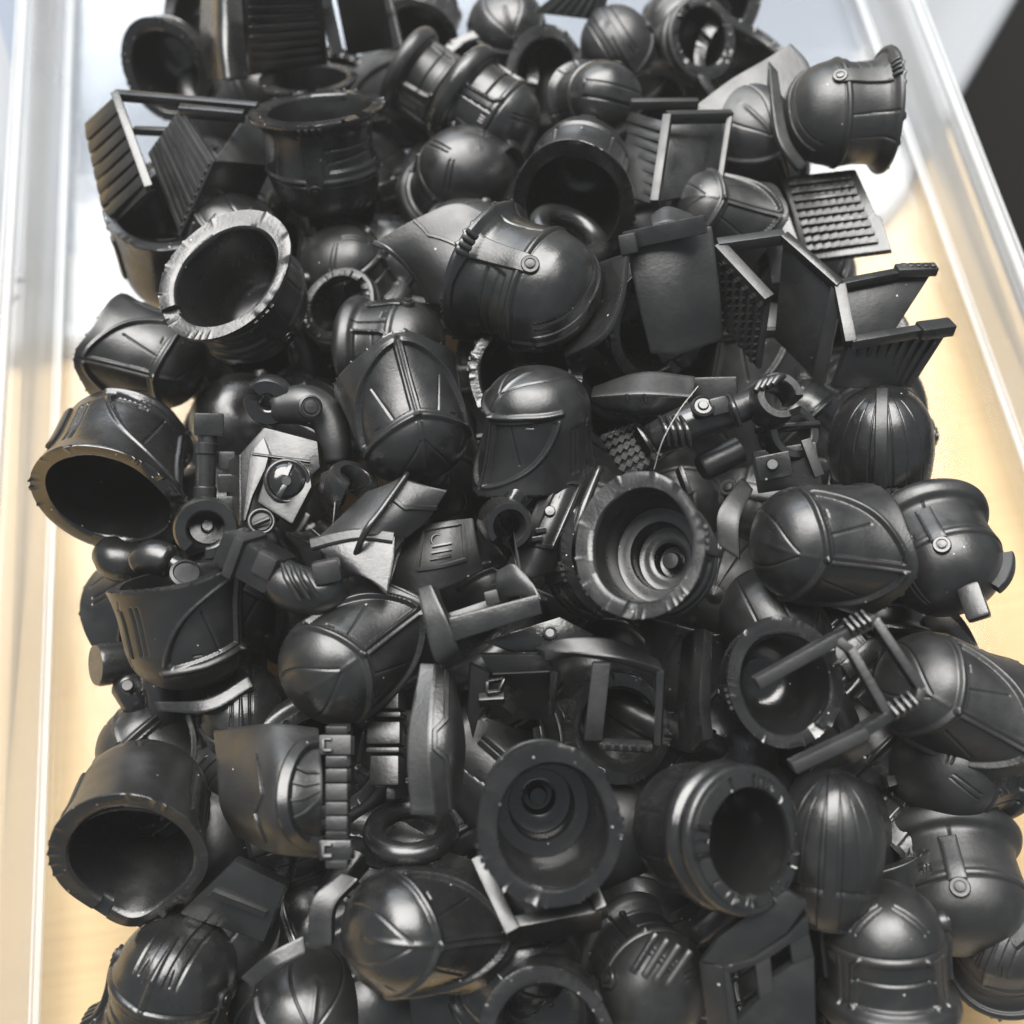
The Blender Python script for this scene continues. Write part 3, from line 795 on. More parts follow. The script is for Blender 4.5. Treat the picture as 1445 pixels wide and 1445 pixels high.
H(R_, 655, 250, 140, (.30, .52, .80), (-.70, .05, .6), 1.8, "helmet with a bright dome and boxed side strap, behind the pale pointed shell")
H(B, 660, 350, 150, (.35, .62, .65), (-.85, -.25, .45), 1.6, "bell helmet mostly hidden under the pale pointed shell")
H(V_, 756, 408, 196, (.86, -.28, .42), (-.47, -.74, .46), 2.8, "large visor helmet with strap and vent bars, right of the pale pointed shell")
H(R_, 490, 385, 128, (-.45, .80, .35), (.3, .1, .9), 1.6, "ridged helmet with bright streaks between the open helmet and the pale pointed shell")
H(B, 245, 360, 158, (.08, -.85, -.52), (.2, -.3, -.9), 1.5, "upturned helmet like an open bowl under the ribbed panels on the left")
H(B, 330, 345, 150, (.35, .80, .40), (.2, -.4, .9), 1.9, "bell helmet of which the grooved top shows behind the tilted open helmet")
H(V_, 352, 425, 180, (.40, -.48, -.78), (-.5, -.8, .1), 2.5, "tilted open helmet with a round dark hollow, in the left part of the heap")
H(B, 222, 508, 146, (.93, -.30, .25), (-.15, -.3, .95), 1.7, "bell helmet on its side with its rim towards the left tray wall")
H(B, 172, 645, 196, (.22, .68, -.70), (.85, .15, .45), 2.0, "large open helmet nearest the left tray wall, beside the pale armour block")
H(R_, 560, 485, 130, (.90, .05, .40), (0, -.3, .9), 2.0, "rolled-rim helmet with its glossy opening to the left, above the grooved bell helmet")
H('collar', 500, 455, 110, (.4, -.4, -.8), (.3, .9, 0), 1.6, "dark open helmet with a ragged rim under the rolled-rim helmet")
H(B, 580, 602, 172, (.25, -.88, .40), (.05, .40, .92), 2.8, "grooved bell helmet with its crown towards the near edge, right of the bent arm")
H(B, 618, 665, 140, (.2, -.8, .5), (.1, .5, .8), 1.9, "dark helmet under the grooved bell helmet at the centre left")
H(B, 757, 592, 164, (.04, .92, .38), (-.78, -.12, .58), 2.7, "grooved bell helmet standing upright in the middle, over the plate with buttons")
H(V_, 745, 548, 150, (.05, -.3, -.95), (0, 1, 0), 1.9, "open helmet whose rim shows as a pale arc behind the upright bell helmet")
H(V_, 900, 440, 150, (-.45, .25, -.82), (0, -1, 0), 2.0, "dark open helmet half hidden behind the scratched cape plate")
H(B, 1005, 305, 132, (-.88, .30, .38), (.25, .35, .9), 1.9, "banded helmet lying with its lit rim to the right, behind the cape plate")
H(B, 1055, 190, 150, (-.2, .60, .75), (.5, -.1, .85), 1.9, "pale shining helmet beside the visor helmet in the far right of the heap")
H(V_, 1182, 160, 156, (-.94, -.05, .32), (-.2, .8, -.47), 2.4, "visor helmet with a pale strap on its side at the far right")
H(K_, 1243, 632, 160, (.0, .90, .43), (0, -.43, .90), 1.9, "ball-like ribbed helmet with a flat crest stripe near the right tray wall", sz=1.16)
H("visor+", 930, 783, 186, (.36, -.18, -.92), (.35, -.9, 0), 2.9, "upturned helmet with stepped rings and a stud inside, right of the middle of the heap")
H(V_, 835, 800, 150, (-.4, -.2, -.85), (0, -.9, 0), 2.0, "dark helmet under the left side of the helmet with stepped rings inside")
H(B, 1145, 768, 180, (-.86, .08, .50), (.28, -.25, .93), 2.6, "large grooved bell helmet lying with its crown left, below the ribbed ball helmet")
o54 = H(R_, 1328, 788, 156, (.35, -.72, .60), (-.91, -.35, .1), 2.0, "helmet with a crest block and a boxed rivet at the right tray wall")
H('collar', 1090, 880, 150, (-.2, .55, .80), (.3, -.6, .7), 1.8, "pale lit helmet under the grooved bell helmet on the right")
H(V_, 1085, 960, 158, (-.32, .02, -.95), (.1, -.95, .2), 2.4, "upturned helmet with vent bars on its rim and a thin frame across its hollow")
H(B, 1325, 978, 184, (-.72, .42, .55), (.30, -.30, .90), 1.9, "bell helmet with its pointed brim to the right wall, under the thin frame")
H(R_, 1345, 1082, 160, (-.55, -.15, .80), (.60, .1, .75), 1.4, "shiny rolled-rim helmet half under the bell helmet with the pointed brim by the right wall")
H(R_, 1352, 1254, 172, (.10, -.88, .46), (-.97, -.09, .04), 1.3, "rolled-rim helmet with a thick brim up and a boxed strap, in the near right")
H(R_, 1248, 1338, 176, (.06, .90, .42), (.10, -.40, .91), 1.9, "upright rolled-rim helmet facing the camera in the near right corner")
H(V_, 1420, 1325, 160, (.1, .35, .92), (-.5, -.8, .2), 1.2, "smooth domed helmet with a band at the right edge of the picture")
H(K_, 1172, 1188, 164, (.12, .86, .50), (-.05, -.5, .86), 2.2, "tall ribbed helmet left of the rolled-rim helmets in the near right", sz=1.32)
H('collar', 992, 1172, 190, (-.60, .12, -.78), (.4, -.9, -.3), 2.4, "open helmet with a bitten rim, its hollow facing right, above the mask frame")
H("visor+", 765, 1138, 194, (-.12, .30, -.94), (.15, -.95, -.2), 2.6, "upturned helmet with a spiky rim over the small open tray frame")
H(B, 200, 1140, 194, (.12, .72, -.68), (.15, -.65, -.7), 1.9, "large open helmet with a notched rim, left of the chest plate")
H(B, 262, 890, 178, (.16, -.93, -.26), (.80, .0, .60), 2.1, "bell helmet standing on its crown near the left wall, an arm in its opening")
H(B, 482, 935, 180, (-.64, -.52, .55), (.40, .18, .90), 2.4, "grooved bell helmet with a pointed brim to the upper right, below the folded arm")
H(B, 575, 1312, 190, (-.74, -.10, .66), (.50, -.20, .84), 2.2, "large bell helmet with a bright centre seam in the near middle of the heap")
H(V_, 245, 1385, 200, (.15, .80, .55), (-.4, -.5, .75), 1.5, "dark helmet in the near left corner of the heap")
H(B, 435, 1430, 180, (.1, .60, .80), (0, -.8, .5), 1.4, "smooth helmet at the near edge under the curved strips")
H(B, 775, 1440, 180, (.05, .35, -.90), (.1, -.9, 0), 1.9, "open helmet cut off by the near edge in the middle of the picture")
H(R_, 915, 1385, 165, (.3, -.45, .85), (.4, .8, .3), 1.6, "glossy helmet with a block of ribs at the near edge, left of the mask frame")
H('collar', 735, 1350, 165, (.5, .5, .7), (-.4, -.3, .8), 1.4, "plain smooth helmet below the small open tray frame")
H(V_, 345, 1010, 150, (-.1, .75, .65), (0, -.6, .8), 1.4, "helmet behind the ridged chest plate, under the grooved bell helmet")
H(V_, 870, 1010, 140, (0, .3, -.95), (0, -1, 0), 1.5, "dark helmet under the T-shaped frame")

# ------------------------------------------------------------------ fold-out ribbed frames (wing brackets)
def bracket(label, px, py, z, group="ribbed fold-out brackets among the helmets"):
    return thing("ribbed_bracket", label, "bracket", P(px, py, z), group)
# far left, two ribbed panels on one frame
b = bracket("bracket with two ribbed panels by the left wall, beside the strapped upturned helmet", 260, 240, 2.4)
q1 = [(118, 174, 2.3), (163, 133, 2.75), (211, 268, 2.6), (150, 326, 2.1)]
slab("panel", q1[:3] + [(150, 326)], .07, M_MATTE, b)
ribs(q1, 7, M_MATTE, b, along=1, inset=(.06, .02), wd=.74, ht=.02)
q2 = [(208, 216, 2.45), (254, 152, 2.85), (302, 226, 2.8), (254, 334, 2.3)]
slab("panel", q2[:3] + [(254, 334)], .07, M_MATTE, b)
ribs(q2, 9, M_MATTE, b, along=0, inset=(.04, .03), wd=.66, ht=.025)
n = VU
bar("rail", P(162, 134, 2.72), P(364, 152, 2.72), .10, .10, n, M_SATIN, b)
bar("rail", P(190, 184, 2.55), P(236, 186, 2.6), .08, .08, n, M_SATIN, b)
bar("rail", P(254, 156, 2.84), P(345, 164, 2.78), .10, .12, n, M_SATIN, b)
bar("rail", P(163, 133, 2.74), P(211, 266, 2.6), .09, .1, n, M_SATIN, b)
slab("end_plate", [(302, 226, 2.78), (384, 234, 2.3), (362, 152, 2.3), (345, 164, 2.4)], .06, M_SATIN, b)
slab("back_plate", [(254, 334, 2.3), (302, 228, 2.8), (384, 236, 2.2), (340, 330)], .06, M_SATIN, b)

# far edge, one large ribbed wing panel
b = bracket("wide ribbed wing panel standing up at the far edge, behind the round brim", 385, 50, 2.4)
q = [(342, -30, 2.9), (452, -30, 2.9), (462, 92, 1.9), (350, 108, 1.9)]
slab("panel", q[:3] + [(350, 108)], .08, M_SATIN, b)
ribs(q, 9, M_SATIN, b, along=1, inset=(.05, .06), wd=.7, ht=.022)
sheet("side_flap", [[(283, -20, 2.2), (312, -30, 2.6), (340, -25, 2.45)], [(282, 60, 2.1), (312, 55, 2.55), (345, 40, 2.4)], [(292, 112, 2.0), (318, 112, 2.4), (352, 110, 2.2)]], .07, M_SATIN, b)
slab("edge_strip", [(446, -20, 2.55), (461, -20, 2.62), (481, 72, 2.45), (466, 80, 2.35)], .05, M_GLOSS, b)
b = bracket("plain bracket edge lit at the far edge, right of the wide ribbed wing panel", 540, 40, 2.0)
slab("edge_strip", [(536, -20, 2.2), (547, -20, 2.25), (567, 64, 2.1), (556, 70, 2.05)], .06, M_GLOSS, b)
slab("panel", [(470, -20, 2.4), (538, -20, 2.5), (556, 68, 1.75), (490, 80)], .06, M_SATIN, b)
b = bracket("short ribbed piece at the far edge above the smooth domed helmet", 805, 15, 1.9)
q = [(752, 18, 1.9), (800, -20, 2.1), (860, -10, 2.0), (850, 30, 1.8)]
slab("panel", q[:3] + [(850, 30)], .08, M_SATIN, b)
ribs(q, 6, M_SATIN, b, along=1, inset=(.1, .06), wd=.5, ht=.04)

# small frame in the far middle
b = bracket("small fold-out frame with a ribbed panel and a dark panel, far right of middle", 960, 215, 2.3)
q = [(885, 155, 2.2), (942, 172, 2.5), (925, 290, 2.4), (880, 275, 2.0)]
slab("panel", q[:3] + [(880, 275)], .07, M_MATTE, b)
ribs(q, 7, M_MATTE, b, along=1, inset=(.05, .05), wd=.5, ht=.04)
slab("panel", [(947, 168, 2.5), (1030, 165, 2.3), (1014, 268, 2.1), (930, 285)], .06, M_SATIN, b)
bar("rail", P(890, 147, 2.45), P(985, 146, 2.4), .09, .1, n, M_SATIN, b)
bar("rail", P(940, 166, 2.66), P(1032, 164, 2.5), .10, .12, n, M_SATIN, b)
bar("rail", P(942, 166, 2.66), P(924, 288, 2.56), .09, .14, n, M_SATIN, b)
bar("rail", P(1030, 166, 2.5), P(1014, 270, 2.3), .06, .1, n, M_SATIN, b)

# studded plate at the right
b = bracket("flat plate with rows of studs leaning under the visor helmet with the pale strap", 1180, 305, 2.0)
q = [(1100, 250, 1.8), (1207, 238, 2.1), (1258, 352, 2.15), (1132, 368, 1.85)]
slab("panel", [q[0], q[1], (1236, 302, 2.13), (1243, 304), (1258, 352), (1132, 368), (1118, 300)], .09, M_MATTE, b)
ribs(q, 9, M_MATTE, b, along=1, inset=(.06, .10), wd=.45, ht=.035)
studs([(1118, 256, 1.81), (1200, 246, 2.06), (1244, 345, 2.1), (1140, 360, 1.86)], 8, 9, .06, M_MATTE, b)
slab("back_plate", [(1072, 300, 1.7), (1110, 290, 1.8), (1140, 372, 1.7), (1200, 395, 1.5), (1090, 400)], .07, M_SATIN, b)

# big bracket at the right wall
b = bracket("large bracket of dark plates spreading towards the right tray wall, with one ribbed end", 1170, 430, 2.4)
q = [(1011, 350, 2.75), (1082, 424, 2.75), (1069, 522, 2.2), (1021, 460, 2.1)]
slab("panel", q[:3] + [(1021, 460)], .08, M_MATTE, b)
studs([(1014, 362, 2.74), (1080, 432, 2.74), (1068, 516, 2.22), (1022, 456, 2.14)], 6, 8, .045, M_MATTE, b)
bar("rail", P(1012, 347, 2.78), P(1106, 334, 2.78), .12, .12, n, M_SATIN, b)
bar("rail", P(1013, 348, 2.78), P(1084, 424, 2.78), .12, .12, n, M_MATTE, b)
slab("panel", [(1105, 334, 2.78), (1183, 403, 2.80), (1154, 540, 2.1), (1092, 478)], .09, M_SATIN, b)
bar("rail", P(1105, 334, 2.8), P(1184, 404, 2.82), .10, .10, n, M_SATIN, b)
slab("panel", [(1183, 398, 2.75), (1263, 382, 2.7), (1320, 378, 2.65), (1262, 468), (1196, 478)], .08, M_SATIN, b)
bar("rail", P(1183, 402, 2.8), P(1266, 386, 2.74), .09, .08, n, M_SATIN, b)
bar("rail", P(1264, 382, 2.76), P(1320, 380, 2.70), .12, .09, n, M_MATTE, b)
for k in range(5): 
    t = .1 + k * .2; bar("tooth", P(1266 + 52 * t, 378, 2.74), P(1266 + 52 * (t + .13), 377, 2.74), .06, .08, n, M_MATTE, b, .01)
q = [(1199, 484, 2.7), (1342, 462, 2.55), (1287, 548, 2.1), (1178, 548, 2.1)]
slab("panel", [q[0], q[1], q[2], (1178, 548)], .09, M_MATTE, b)
ribs(q, 8, M_MATTE, b, along=0, inset=(.05, .06), wd=.5, ht=.05)
bar("rail", P(1199, 484, 2.74), P(1300, 467, 2.63), .10, .10, n, M_SATIN, b)
bar("rail", P(1296, 467, 2.66), P(1342, 461, 2.6), .16, .12, n, M_MATTE, b)
bar("rail", P(1184, 404, 2.8), P(1200, 485, 2.74), .11, .12, n, M_SATIN, b)
bar("rail", P(1183, 404, 2.8), P(1155, 540, 2.1), .12, .10, n, M_SATIN, b)

# ------------------------------------------------------------------ cape plate, pads, armour
c = thing("cape_plate", "scratched flat cape plate with a shoulder bar, left of the large bracket", "armour piece", P(950, 410, 2.5))
sheet("cape", [[(882, 340, 2.95), (945, 330, 3.02), (1005, 318, 2.95)], [(898, 420, 2.72), (955, 415, 2.77), (1016, 405, 2.67)], [(918, 500, 2.36), (958, 500, 2.38), (1022, 480, 2.28)]], .09, M_MATTE, c)
slab("point", [(910, 474, 2.44), (972, 494, 2.36), (936, 514, 2.28)], .08, M_MATTE, c)
block("shoulder_bar", 938, 328, 3.08, 58, 13, 13, (.97, .20, .1), (-.2, .97, 0), M_SATIN, c)
block("shoulder_tab", 887, 344, 3.1, 12, 14, 12, (.97, .2, .1), (-.2, .97, 0), M_SATIN, c)
sheet("collar", [[(915, 305, 2.8), (940, 290, 2.85), (975, 300, 2.8)], [(920, 318, 2.9), (945, 312, 2.95), (985, 312, 2.85)]], .08, M_SATIN, c, 12, 6)
p_ = thing("shoulder_pad", "long faceted pad under the cape plate, above the grasping arm", "armour piece", P(905, 560, 2.4), "faceted shoulder pads")
sheet("pad_top", [[(836, 545, 2.4), (905, 524, 2.55), (982, 530, 2.5)], [(833, 560, 2.5), (905, 556, 2.66), (978, 560, 2.6)]], .10, M_SATIN, p_, 20, 8)
sheet("pad_front", [[(833, 560, 2.5), (905, 557, 2.66), (978, 560, 2.6)], [(848, 578, 2.4), (905, 585, 2.5), (972, 582, 2.45)], [(872, 588, 2.2), (905, 598, 2.25), (950, 594, 2.2)]], .10, M_SATIN, p_, 20, 14)
block("pad_stem", 1008, 550, 2.3, 32, 18, 14, (1, .02, .1), (0, 1, 0), M_SATIN, p_)
sl = [(884, 556, 2.72), (886, 566, 2.68)]
bar("groove_line", P(884, 556, 2.64), P(886, 566, 2.6), .03, .04, n, M_GLOSS, p_); bar("groove_line", P(908, 556, 2.66), P(912, 568, 2.6), .03, .04, n, M_GLOSS, p_)
p_ = thing("shoulder_pad", "thick pale pad standing upright, right of the segmented strip and left of the boxed frame", "armour piece", P(612, 1045, 2.5), "faceted shoulder pads")
sheet("pad_top", [[(592, 935, 2.62), (574, 1045, 2.78), (578, 1150, 2.68)], [(615, 936, 2.64), (606, 1045, 2.85), (614, 1152, 2.70)]], .12, M_MATTE, p_, 24, 10)
_, F = sheet("pad_front", [[(613, 936, 2.64), (605, 1045, 2.85), (613, 1152, 2.70)], [(636, 946, 2.58), (638, 1045, 2.78), (636, 1146, 2.60)], [(644, 962, 2.42), (658, 1045, 2.58), (652, 1126, 2.44)]], .12, M_MATTE, p_, 28, 18)
sheet_line("moulding", F, [(.02, .35), (.36, .35), (.44, .12), (.55, .12), (.62, .35), (.98, .5)], .05, .022, M_MATTE, p_)
c = thing("segmented_strip", "upright strip of stacked segments between the belt and the thick pale pad", "armour piece", P(543, 1040, 2.2))
for x0, y0, x1, y1 in ((524, 962, 562, 1000), (519, 1004, 565, 1012), (516, 1018, 564, 1050), (515, 1054, 563, 1062), (520, 1066, 562, 1108)):
    slab("segment", [(x0 + 2, y0, 2.25), (x1, y0, 2.3), (x1, y1, 2.3), (x0, y1)], .2, M_MATTE, c)
block("peg", 552, 1118, 2.1, 7, 10, 8, (1, 0, 0), (0, 1, 0), M_MATTE, c)

# V-shaped armour with a middle ridge
c = thing("folded_armour", "pointed V-shaped armour plate with a raised ridge, at the centre left above the pendant plate", "armour piece", P(530, 765, 2.9))
_, F = sheet("left_wing", [[(518, 692, 2.80), (545, 682, 2.86), (572, 668, 2.88)], [(472, 735, 2.80), (505, 730, 2.90), (542, 718, 2.95)], [(436, 768, 2.72), (478, 757, 2.88), (516, 752, 2.95)]], .09, M_MATTE, c)
_, F2 = sheet("right_wing", [[(566, 672, 2.90), (600, 684, 2.85), (632, 692, 2.80)], [(538, 720, 2.96), (575, 722, 2.88), (606, 732, 2.70)], [(512, 756, 2.96), (540, 757, 2.90), (574, 760, 2.74)]], .09, M_MATTE, c)
_, FL = sheet("lower_wing", [[(436, 768, 2.84), (475, 757, 2.88), (512, 752, 2.90), (558, 756, 2.87)], [(462, 786, 2.84), (490, 786, 2.88), (520, 780, 2.89), (556, 790, 2.86)], [(490, 806, 2.84), (512, 814, 2.87), (530, 824, 2.87), (547, 838, 2.85)]], .09, M_MATTE, c)
sheet_line("band", FL, [(.02, .03), (.30, .04), (.62, .04), (.98, .05)], .12, .035, M_MATTE, c)
sheet_line("wing_fold", F2, [(.05, .30), (.40, .45), (.98, .30)], .05, .02, M_MATTE, c)
tube("ridge", [(575, 668, 2.95), (540, 718, 3.04), (515, 752, 3.05), (494, 802, 2.72)], [4, 5, 5, 4], M_GLOSS, c, 12)
c = thing("pendant_plate", "dark plate with an embossed box of a ring and bars, right of the V-shaped armour", "armour piece", P(625, 785, 2.5), "embossed plates")
_, F = sheet("plate", [[(575, 745, 2.45), (625, 735, 2.6), (668, 730, 2.5)], [(560, 790, 2.5), (620, 785, 2.65), (676, 775, 2.5)], [(545, 838, 2.35), (610, 836, 2.5), (684, 806, 2.35)]], .09, M_MATTE, c)
sheet_line("frame", F, [(.24, .1), (.80, .08), (.82, .62), (.28, .66)], .045, .02, M_MATTE, c)
sheet_line("frame", F, [(.28, .66), (.24, .1)], .045, .02, M_MATTE, c)
torus("ring_emblem", 617, 762, 2.62, 8, 2.2, (0, .3, .95), M_MATTE, c)
for k in range(3): sheet_line("bar_emblem", F, [(.40 + 0 * k, .36 + .085 * k), (.64, .34 + .085 * k)], .03, .02, M_MATTE, c)
c = thing("pendant_plate", "tilted plate with an embossed round button and two square keys", "armour piece", P(765, 735, 2.5), "embossed plates")
_, F = sheet("plate", [[(775, 660, 2.6), (812, 655, 2.6), (846, 660, 2.45)], [(745, 735, 2.55), (780, 735, 2.65), (815, 745, 2.45)], [(712, 800, 2.4), (748, 815, 2.5), (786, 808, 2.3)]], .10, M_SATIN, c)
fr = [(.30, .18), (.74, .16), (.68, .72), (.22, .72), (.30, .18)]
for a_, b_ in zip(fr[:-1], fr[1:]): sheet_line("frame", F, [a_, b_], .05, .025, M_GLOSS, c)
spin("button", 776, 722, 2.66, (0, .3, .95), [(8, -3), (8, 3), (6.5, 5), (1, 5.5)], M_GLOSS, c, 24)
for yy in (745, 757): block("key", 763 - (yy - 745) * .4, yy + 3, 2.66, 8, 3.5, 4, (.95, .15, 0), (-.2, .95, 0), M_GLOSS, c, .01)
tube("edge_roll", [(846, 660, 2.5), (826, 710, 2.55), (812, 750, 2.5), (788, 806, 2.36)], [6, 7, 7, 5], M_GLOSS, c, 14)

c = thing("pointed_shell", "pale shining curved shell with a sharp tip pointing left", "armour piece", P(620, 360, 2.6))
_, F = sheet("shell", [[(522, 344, 2.62), (590, 306, 2.80), (650, 286, 2.84), (712, 316, 2.72)], [(548, 356, 2.60), (605, 336, 2.76), (660, 326, 2.80), (716, 345, 2.66)], [(582, 388, 2.42), (622, 386, 2.66), (668, 376, 2.72), (714, 380, 2.6)], [(604, 428, 2.2), (632, 432, 2.4), (668, 426, 2.5), (700, 420, 2.4)]], .10, M_MATTE, c, 34, 30)
sheet_line("seam", F, [(.30, .02), (.34, .30), (.62, .52), (.98, .50)], .04, .018, M_MATTE, c)
sheet_line("rim_moulding", F, [(.02, .02), (.02, .40), (.02, .98)], .06, .02, M_GLOSS, c)
c = thing("cape_flap", "pale flaring flap behind the visor helmet with the pale strap, at the far right", "armour piece", P(1060, 130, 2.3))
_, F = sheet("flap", [[(980, 150, 2.36), (1030, 112, 2.42), (1078, 84, 2.46), (1116, 60, 2.48)], [(988, 172, 2.30), (1036, 146, 2.36), (1085, 124, 2.40), (1140, 86, 2.42)], [(1000, 196, 2.22), (1044, 182, 2.28), (1092, 168, 2.32), (1152, 120, 2.36)]], .08, M_MATTE, c)
sheet("rim_band", [[(1084, 84, 2.46), (1090, 150, 2.5), (1100, 200, 2.45), (1128, 240, 2.3)], [(1098, 100, 2.44), (1106, 150, 2.46), (1116, 196, 2.42), (1140, 232, 2.3)]], .08, M_MATTE, c, 24, 6)
c = thing("crest_brim", "thin upswept brim with a lit edge on the crown side of the large visor helmet", "armour piece", P(845, 420, 2.7))
sheet("brim", [[(836, 372, 2.75), (884, 356, 3.1)], [(848, 415, 2.75), (874, 424, 3.0)], [(832, 452, 2.7), (848, 474, 2.95)], [(790, 484, 2.55), (796, 502, 2.7)]], .06, M_SATIN, c, 8, 24)

# armour block with a clip at the left
c = thing("armour_block", "pale faceted chest block with a round slotted clip, left of the bent arm", "armour piece", P(375, 670, 2.6))
slab("chest", [(338, 640, 2.64), (372, 602, 2.71), (448, 622, 2.68), (452, 660), (420, 690), (356, 752), (338, 735)], .35, M_MATTE, c, .03)
slab("side_face", [(338, 640, 2.60), (338, 742, 2.5), (318, 735, 2.2), (320, 650)], .12, M_MATTE, c)
slab("clip_plate", [(374, 668, 2.80), (386, 652, 2.80), (404, 645, 2.80), (424, 650), (437, 664), (440, 686), (412, 740), (362, 708)], .14, M_MATTE, c, .03)
torus("clip_ring", 405, 679, 2.84, 29, 3.5, (.05, .12, .99), M_SATIN, c)
spin("clip_boss", 405, 679, 2.82, (.05, .12, .99), [(27, -2), (27, 3), (24, 8), (17, 12), (8, 14), (1, 14)], M_GLOSS, c, 40, 60)
bar("clip_slot", P(411, 655, 2.93), P(403, 673, 2.955), .05, .06, CAMZ, M_INNER, c); bar("clip_slot", P(393, 702, 2.93), P(403, 685, 2.955), .05, .06, CAMZ, M_INNER, c)
spin("clip_pin", 404, 679, 2.96, (.05, .12, .99), [(8, -3), (8, 1), (6.5, 3), (1, 3)], M_MATTE, c, 20)
slab("chest_step", [(352, 640, 2.70), (372, 616, 2.71), (380, 640, 2.70), (374, 662), (356, 700), (346, 735), (342, 735)], .06, M_MATTE, c, .015)
bar("chest_line", P(356, 641, 2.70), P(438, 652, 2.69), .025, .03, n, M_GLOSS, c, .006)
torus("slotted_ring", 369, 736, 2.76, 17, 3.0, (0, .25, .96), M_SATIN, c)
spin("slotted_disc", 369, 736, 2.72, (0, .25, .96), [(15, -6), (15, 3), (13.5, 5), (1, 5)], M_MATTE, c)
bar("slot_bar", P(357, 741, 2.80), P(381, 731, 2.80), .045, .04, n, M_MATTE, c)
c = thing("barrel_tube", "upright ribbed barrel with a square cap beside the pale chest block", "weapon part", P(295, 650, 2.4))
block("cap", 295, 599, 2.52, 20, 16, 16, (1, -.02, 0), (0, 1, 0), M_MATTE, c)
spin("neck", 293, 625, 2.45, (.02, 1, .0), [(13, -10), (13, 10), (10, 11)], M_SATIN, c)
spin("barrel", 290, 668, 2.42, (.03, 1, .0), [(15, -48), (16, -44), (16, -20), (14, -18), (14, 26), (16, 28), (16, 42), (13, 44)], M_SATIN, c)
for yy in (650, 682, 713): block("side_block", 320, yy, 2.3, 12, 13, 12, (1, 0, 0), (0, 1, 0), M_MATTE, c)

# chest plate with belt at the lower left
c = thing("chest_plate", "grey moulded chest plate joined to a stepped belt, right of the notched open helmet", "armour piece", P(410, 1110, 2.4))
_, F = sheet("breast", [[(300, 1030, 2.1), (380, 1020, 2.6), (450, 1026, 2.5)], [(305, 1085, 2.3), (385, 1090, 2.85), (455, 1085, 2.75)], [(310, 1140, 2.3), (385, 1160, 2.85), (455, 1145, 2.75)], [(330, 1180, 2.1), (385, 1205, 2.55), (450, 1212, 2.45)]], .10, M_MATTE, c, 30, 30)
arc = [(1.0, .13), (.93, .14)] + [(.93 - .33 * math.sin(t_), .51 - .37 * math.cos(t_)) for t_ in np.linspace(.25, math.pi - .25, 13)] + [(.93, .88), (1.0, .89)]
sheet_line("armhole_moulding", F, arc, .13, .055, M_SATIN, c)
for (a_, b_) in (((.66, .40), (.96, .44)), ((.64, .52), (.96, .50)), ((.66, .66), (.96, .58)), ((.70, .30), (.96, .36))): sheet_line("pleat", F, [a_, ((a_[0] + b_[0]) / 2, (a_[1] + b_[1]) / 2 + .02), b_], .03, .02, M_SATIN, c)
sheet_line("seam", F, [(.36, .22), (.40, .48), (.34, .62), (.42, .88)], .04, .02, M_MATTE, c)
for k, (y0, y1, xx) in enumerate(((1025, 1036, 459), (1037, 1065, 450), (1067, 1083, 459), (1085, 1104, 459), (1106, 1130, 459), (1132, 1150, 459), (1152, 1172, 459), (1174, 1184, 459), (1186, 1214, 450), (1215, 1226, 459))):
    slab("belt_link", [(xx, y0, 2.86), (490 if xx > 455 else 495, y0, 2.86), (490 if xx > 455 else 495, y1, 2.84), (xx, y1)], .16, M_MATTE, c, .012)
for yy in (1051, 1200):
    for a_, b_ in (((456, yy - 8), (468, yy - 8)), ((456, yy + 8), (468, yy + 8)), ((456, yy - 8), (456, yy + 8))): bar("clasp_line", P(*a_, 2.87), P(*b_, 2.87), .025, .03, n, M_SATIN, c, .005)

# ------------------------------------------------------------------ arms
AG = "toy arms with clip hands in the pile"
c = thing("toy_limb", "bent arm with a round clip hand above the pale chest block", "toy arm", P(440, 600, 2.6), AG)
tube("sleeve", [(392, 574, 2.72), (432, 572, 2.72), (462, 590, 2.66), (474, 626, 2.6), (476, 650, 2.55)], [24, 29, 26, 22, 17], M_SATIN, c, 24)
spin("elbow_disc", 438, 574, 2.96, (.2, .1, .97), [(17, -5), (17, 2), (14, 4), (12.5, 2), (11, 2), (9, 5), (1, 6)], M_SATIN, c)
cring("hand", 380, 564, 2.78, 34, 12, 30, (-.15, -.25, .95), (-.9, .35, .2), .7, M_SATIN, c)
spin("wrist", 476, 648, 2.5, (.05, -1, .1), [(16, -8), (16, 14), (10, 22)], M_SATIN, c)
c = thing("toy_hand", "loose clip hand with its curved palm up, below the bent arm", "toy hand", P(492, 690, 2.7), AG)
cring("clip", 494, 688, 2.75, 36, 21, 40, (.35, .75, .55), (.2, -.8, .4), 1.5, M_SATIN, c)
sheet("palm", [[(452, 668, 2.75), (474, 660, 2.85), (494, 676, 2.8)], [(450, 694, 2.8), (472, 694, 2.9), (492, 694, 2.85)], [(466, 718, 2.65), (476, 720, 2.7), (486, 712, 2.7)]], .07, M_SATIN, c, 14, 14)
c = thing("toy_limb", "long folded arm with a round open clip hand below the pale chest block", "toy arm", P(370, 780, 2.7), AG)
cring("hand", 290, 745, 2.85, 44, 26, 34, (.05, -.12, .99), (-.35, -.9, .1), .75, M_SATIN, c)
spin("hand_pin", 292, 744, 2.78, (.1, .3, .95), [(26, -4), (24, 0), (9, 1), (9, 6), (7, 8), (1, 8)], M_SATIN, c)
fn = vdir(360, 790, (.15, -.45, .88))
bar("forearm", P(322, 768, 2.78), P(398, 812, 2.78), .34, .36, fn, M_SATIN, c, .05)
bar("cuff", P(338, 778, 2.80), P(352, 786, 2.80), .40, .40, fn, M_MATTE, c, .03)
bar("elbow_plate", P(362, 790, 2.96), P(388, 805, 2.94), .22, .10, fn, M_MATTE, c, .03)
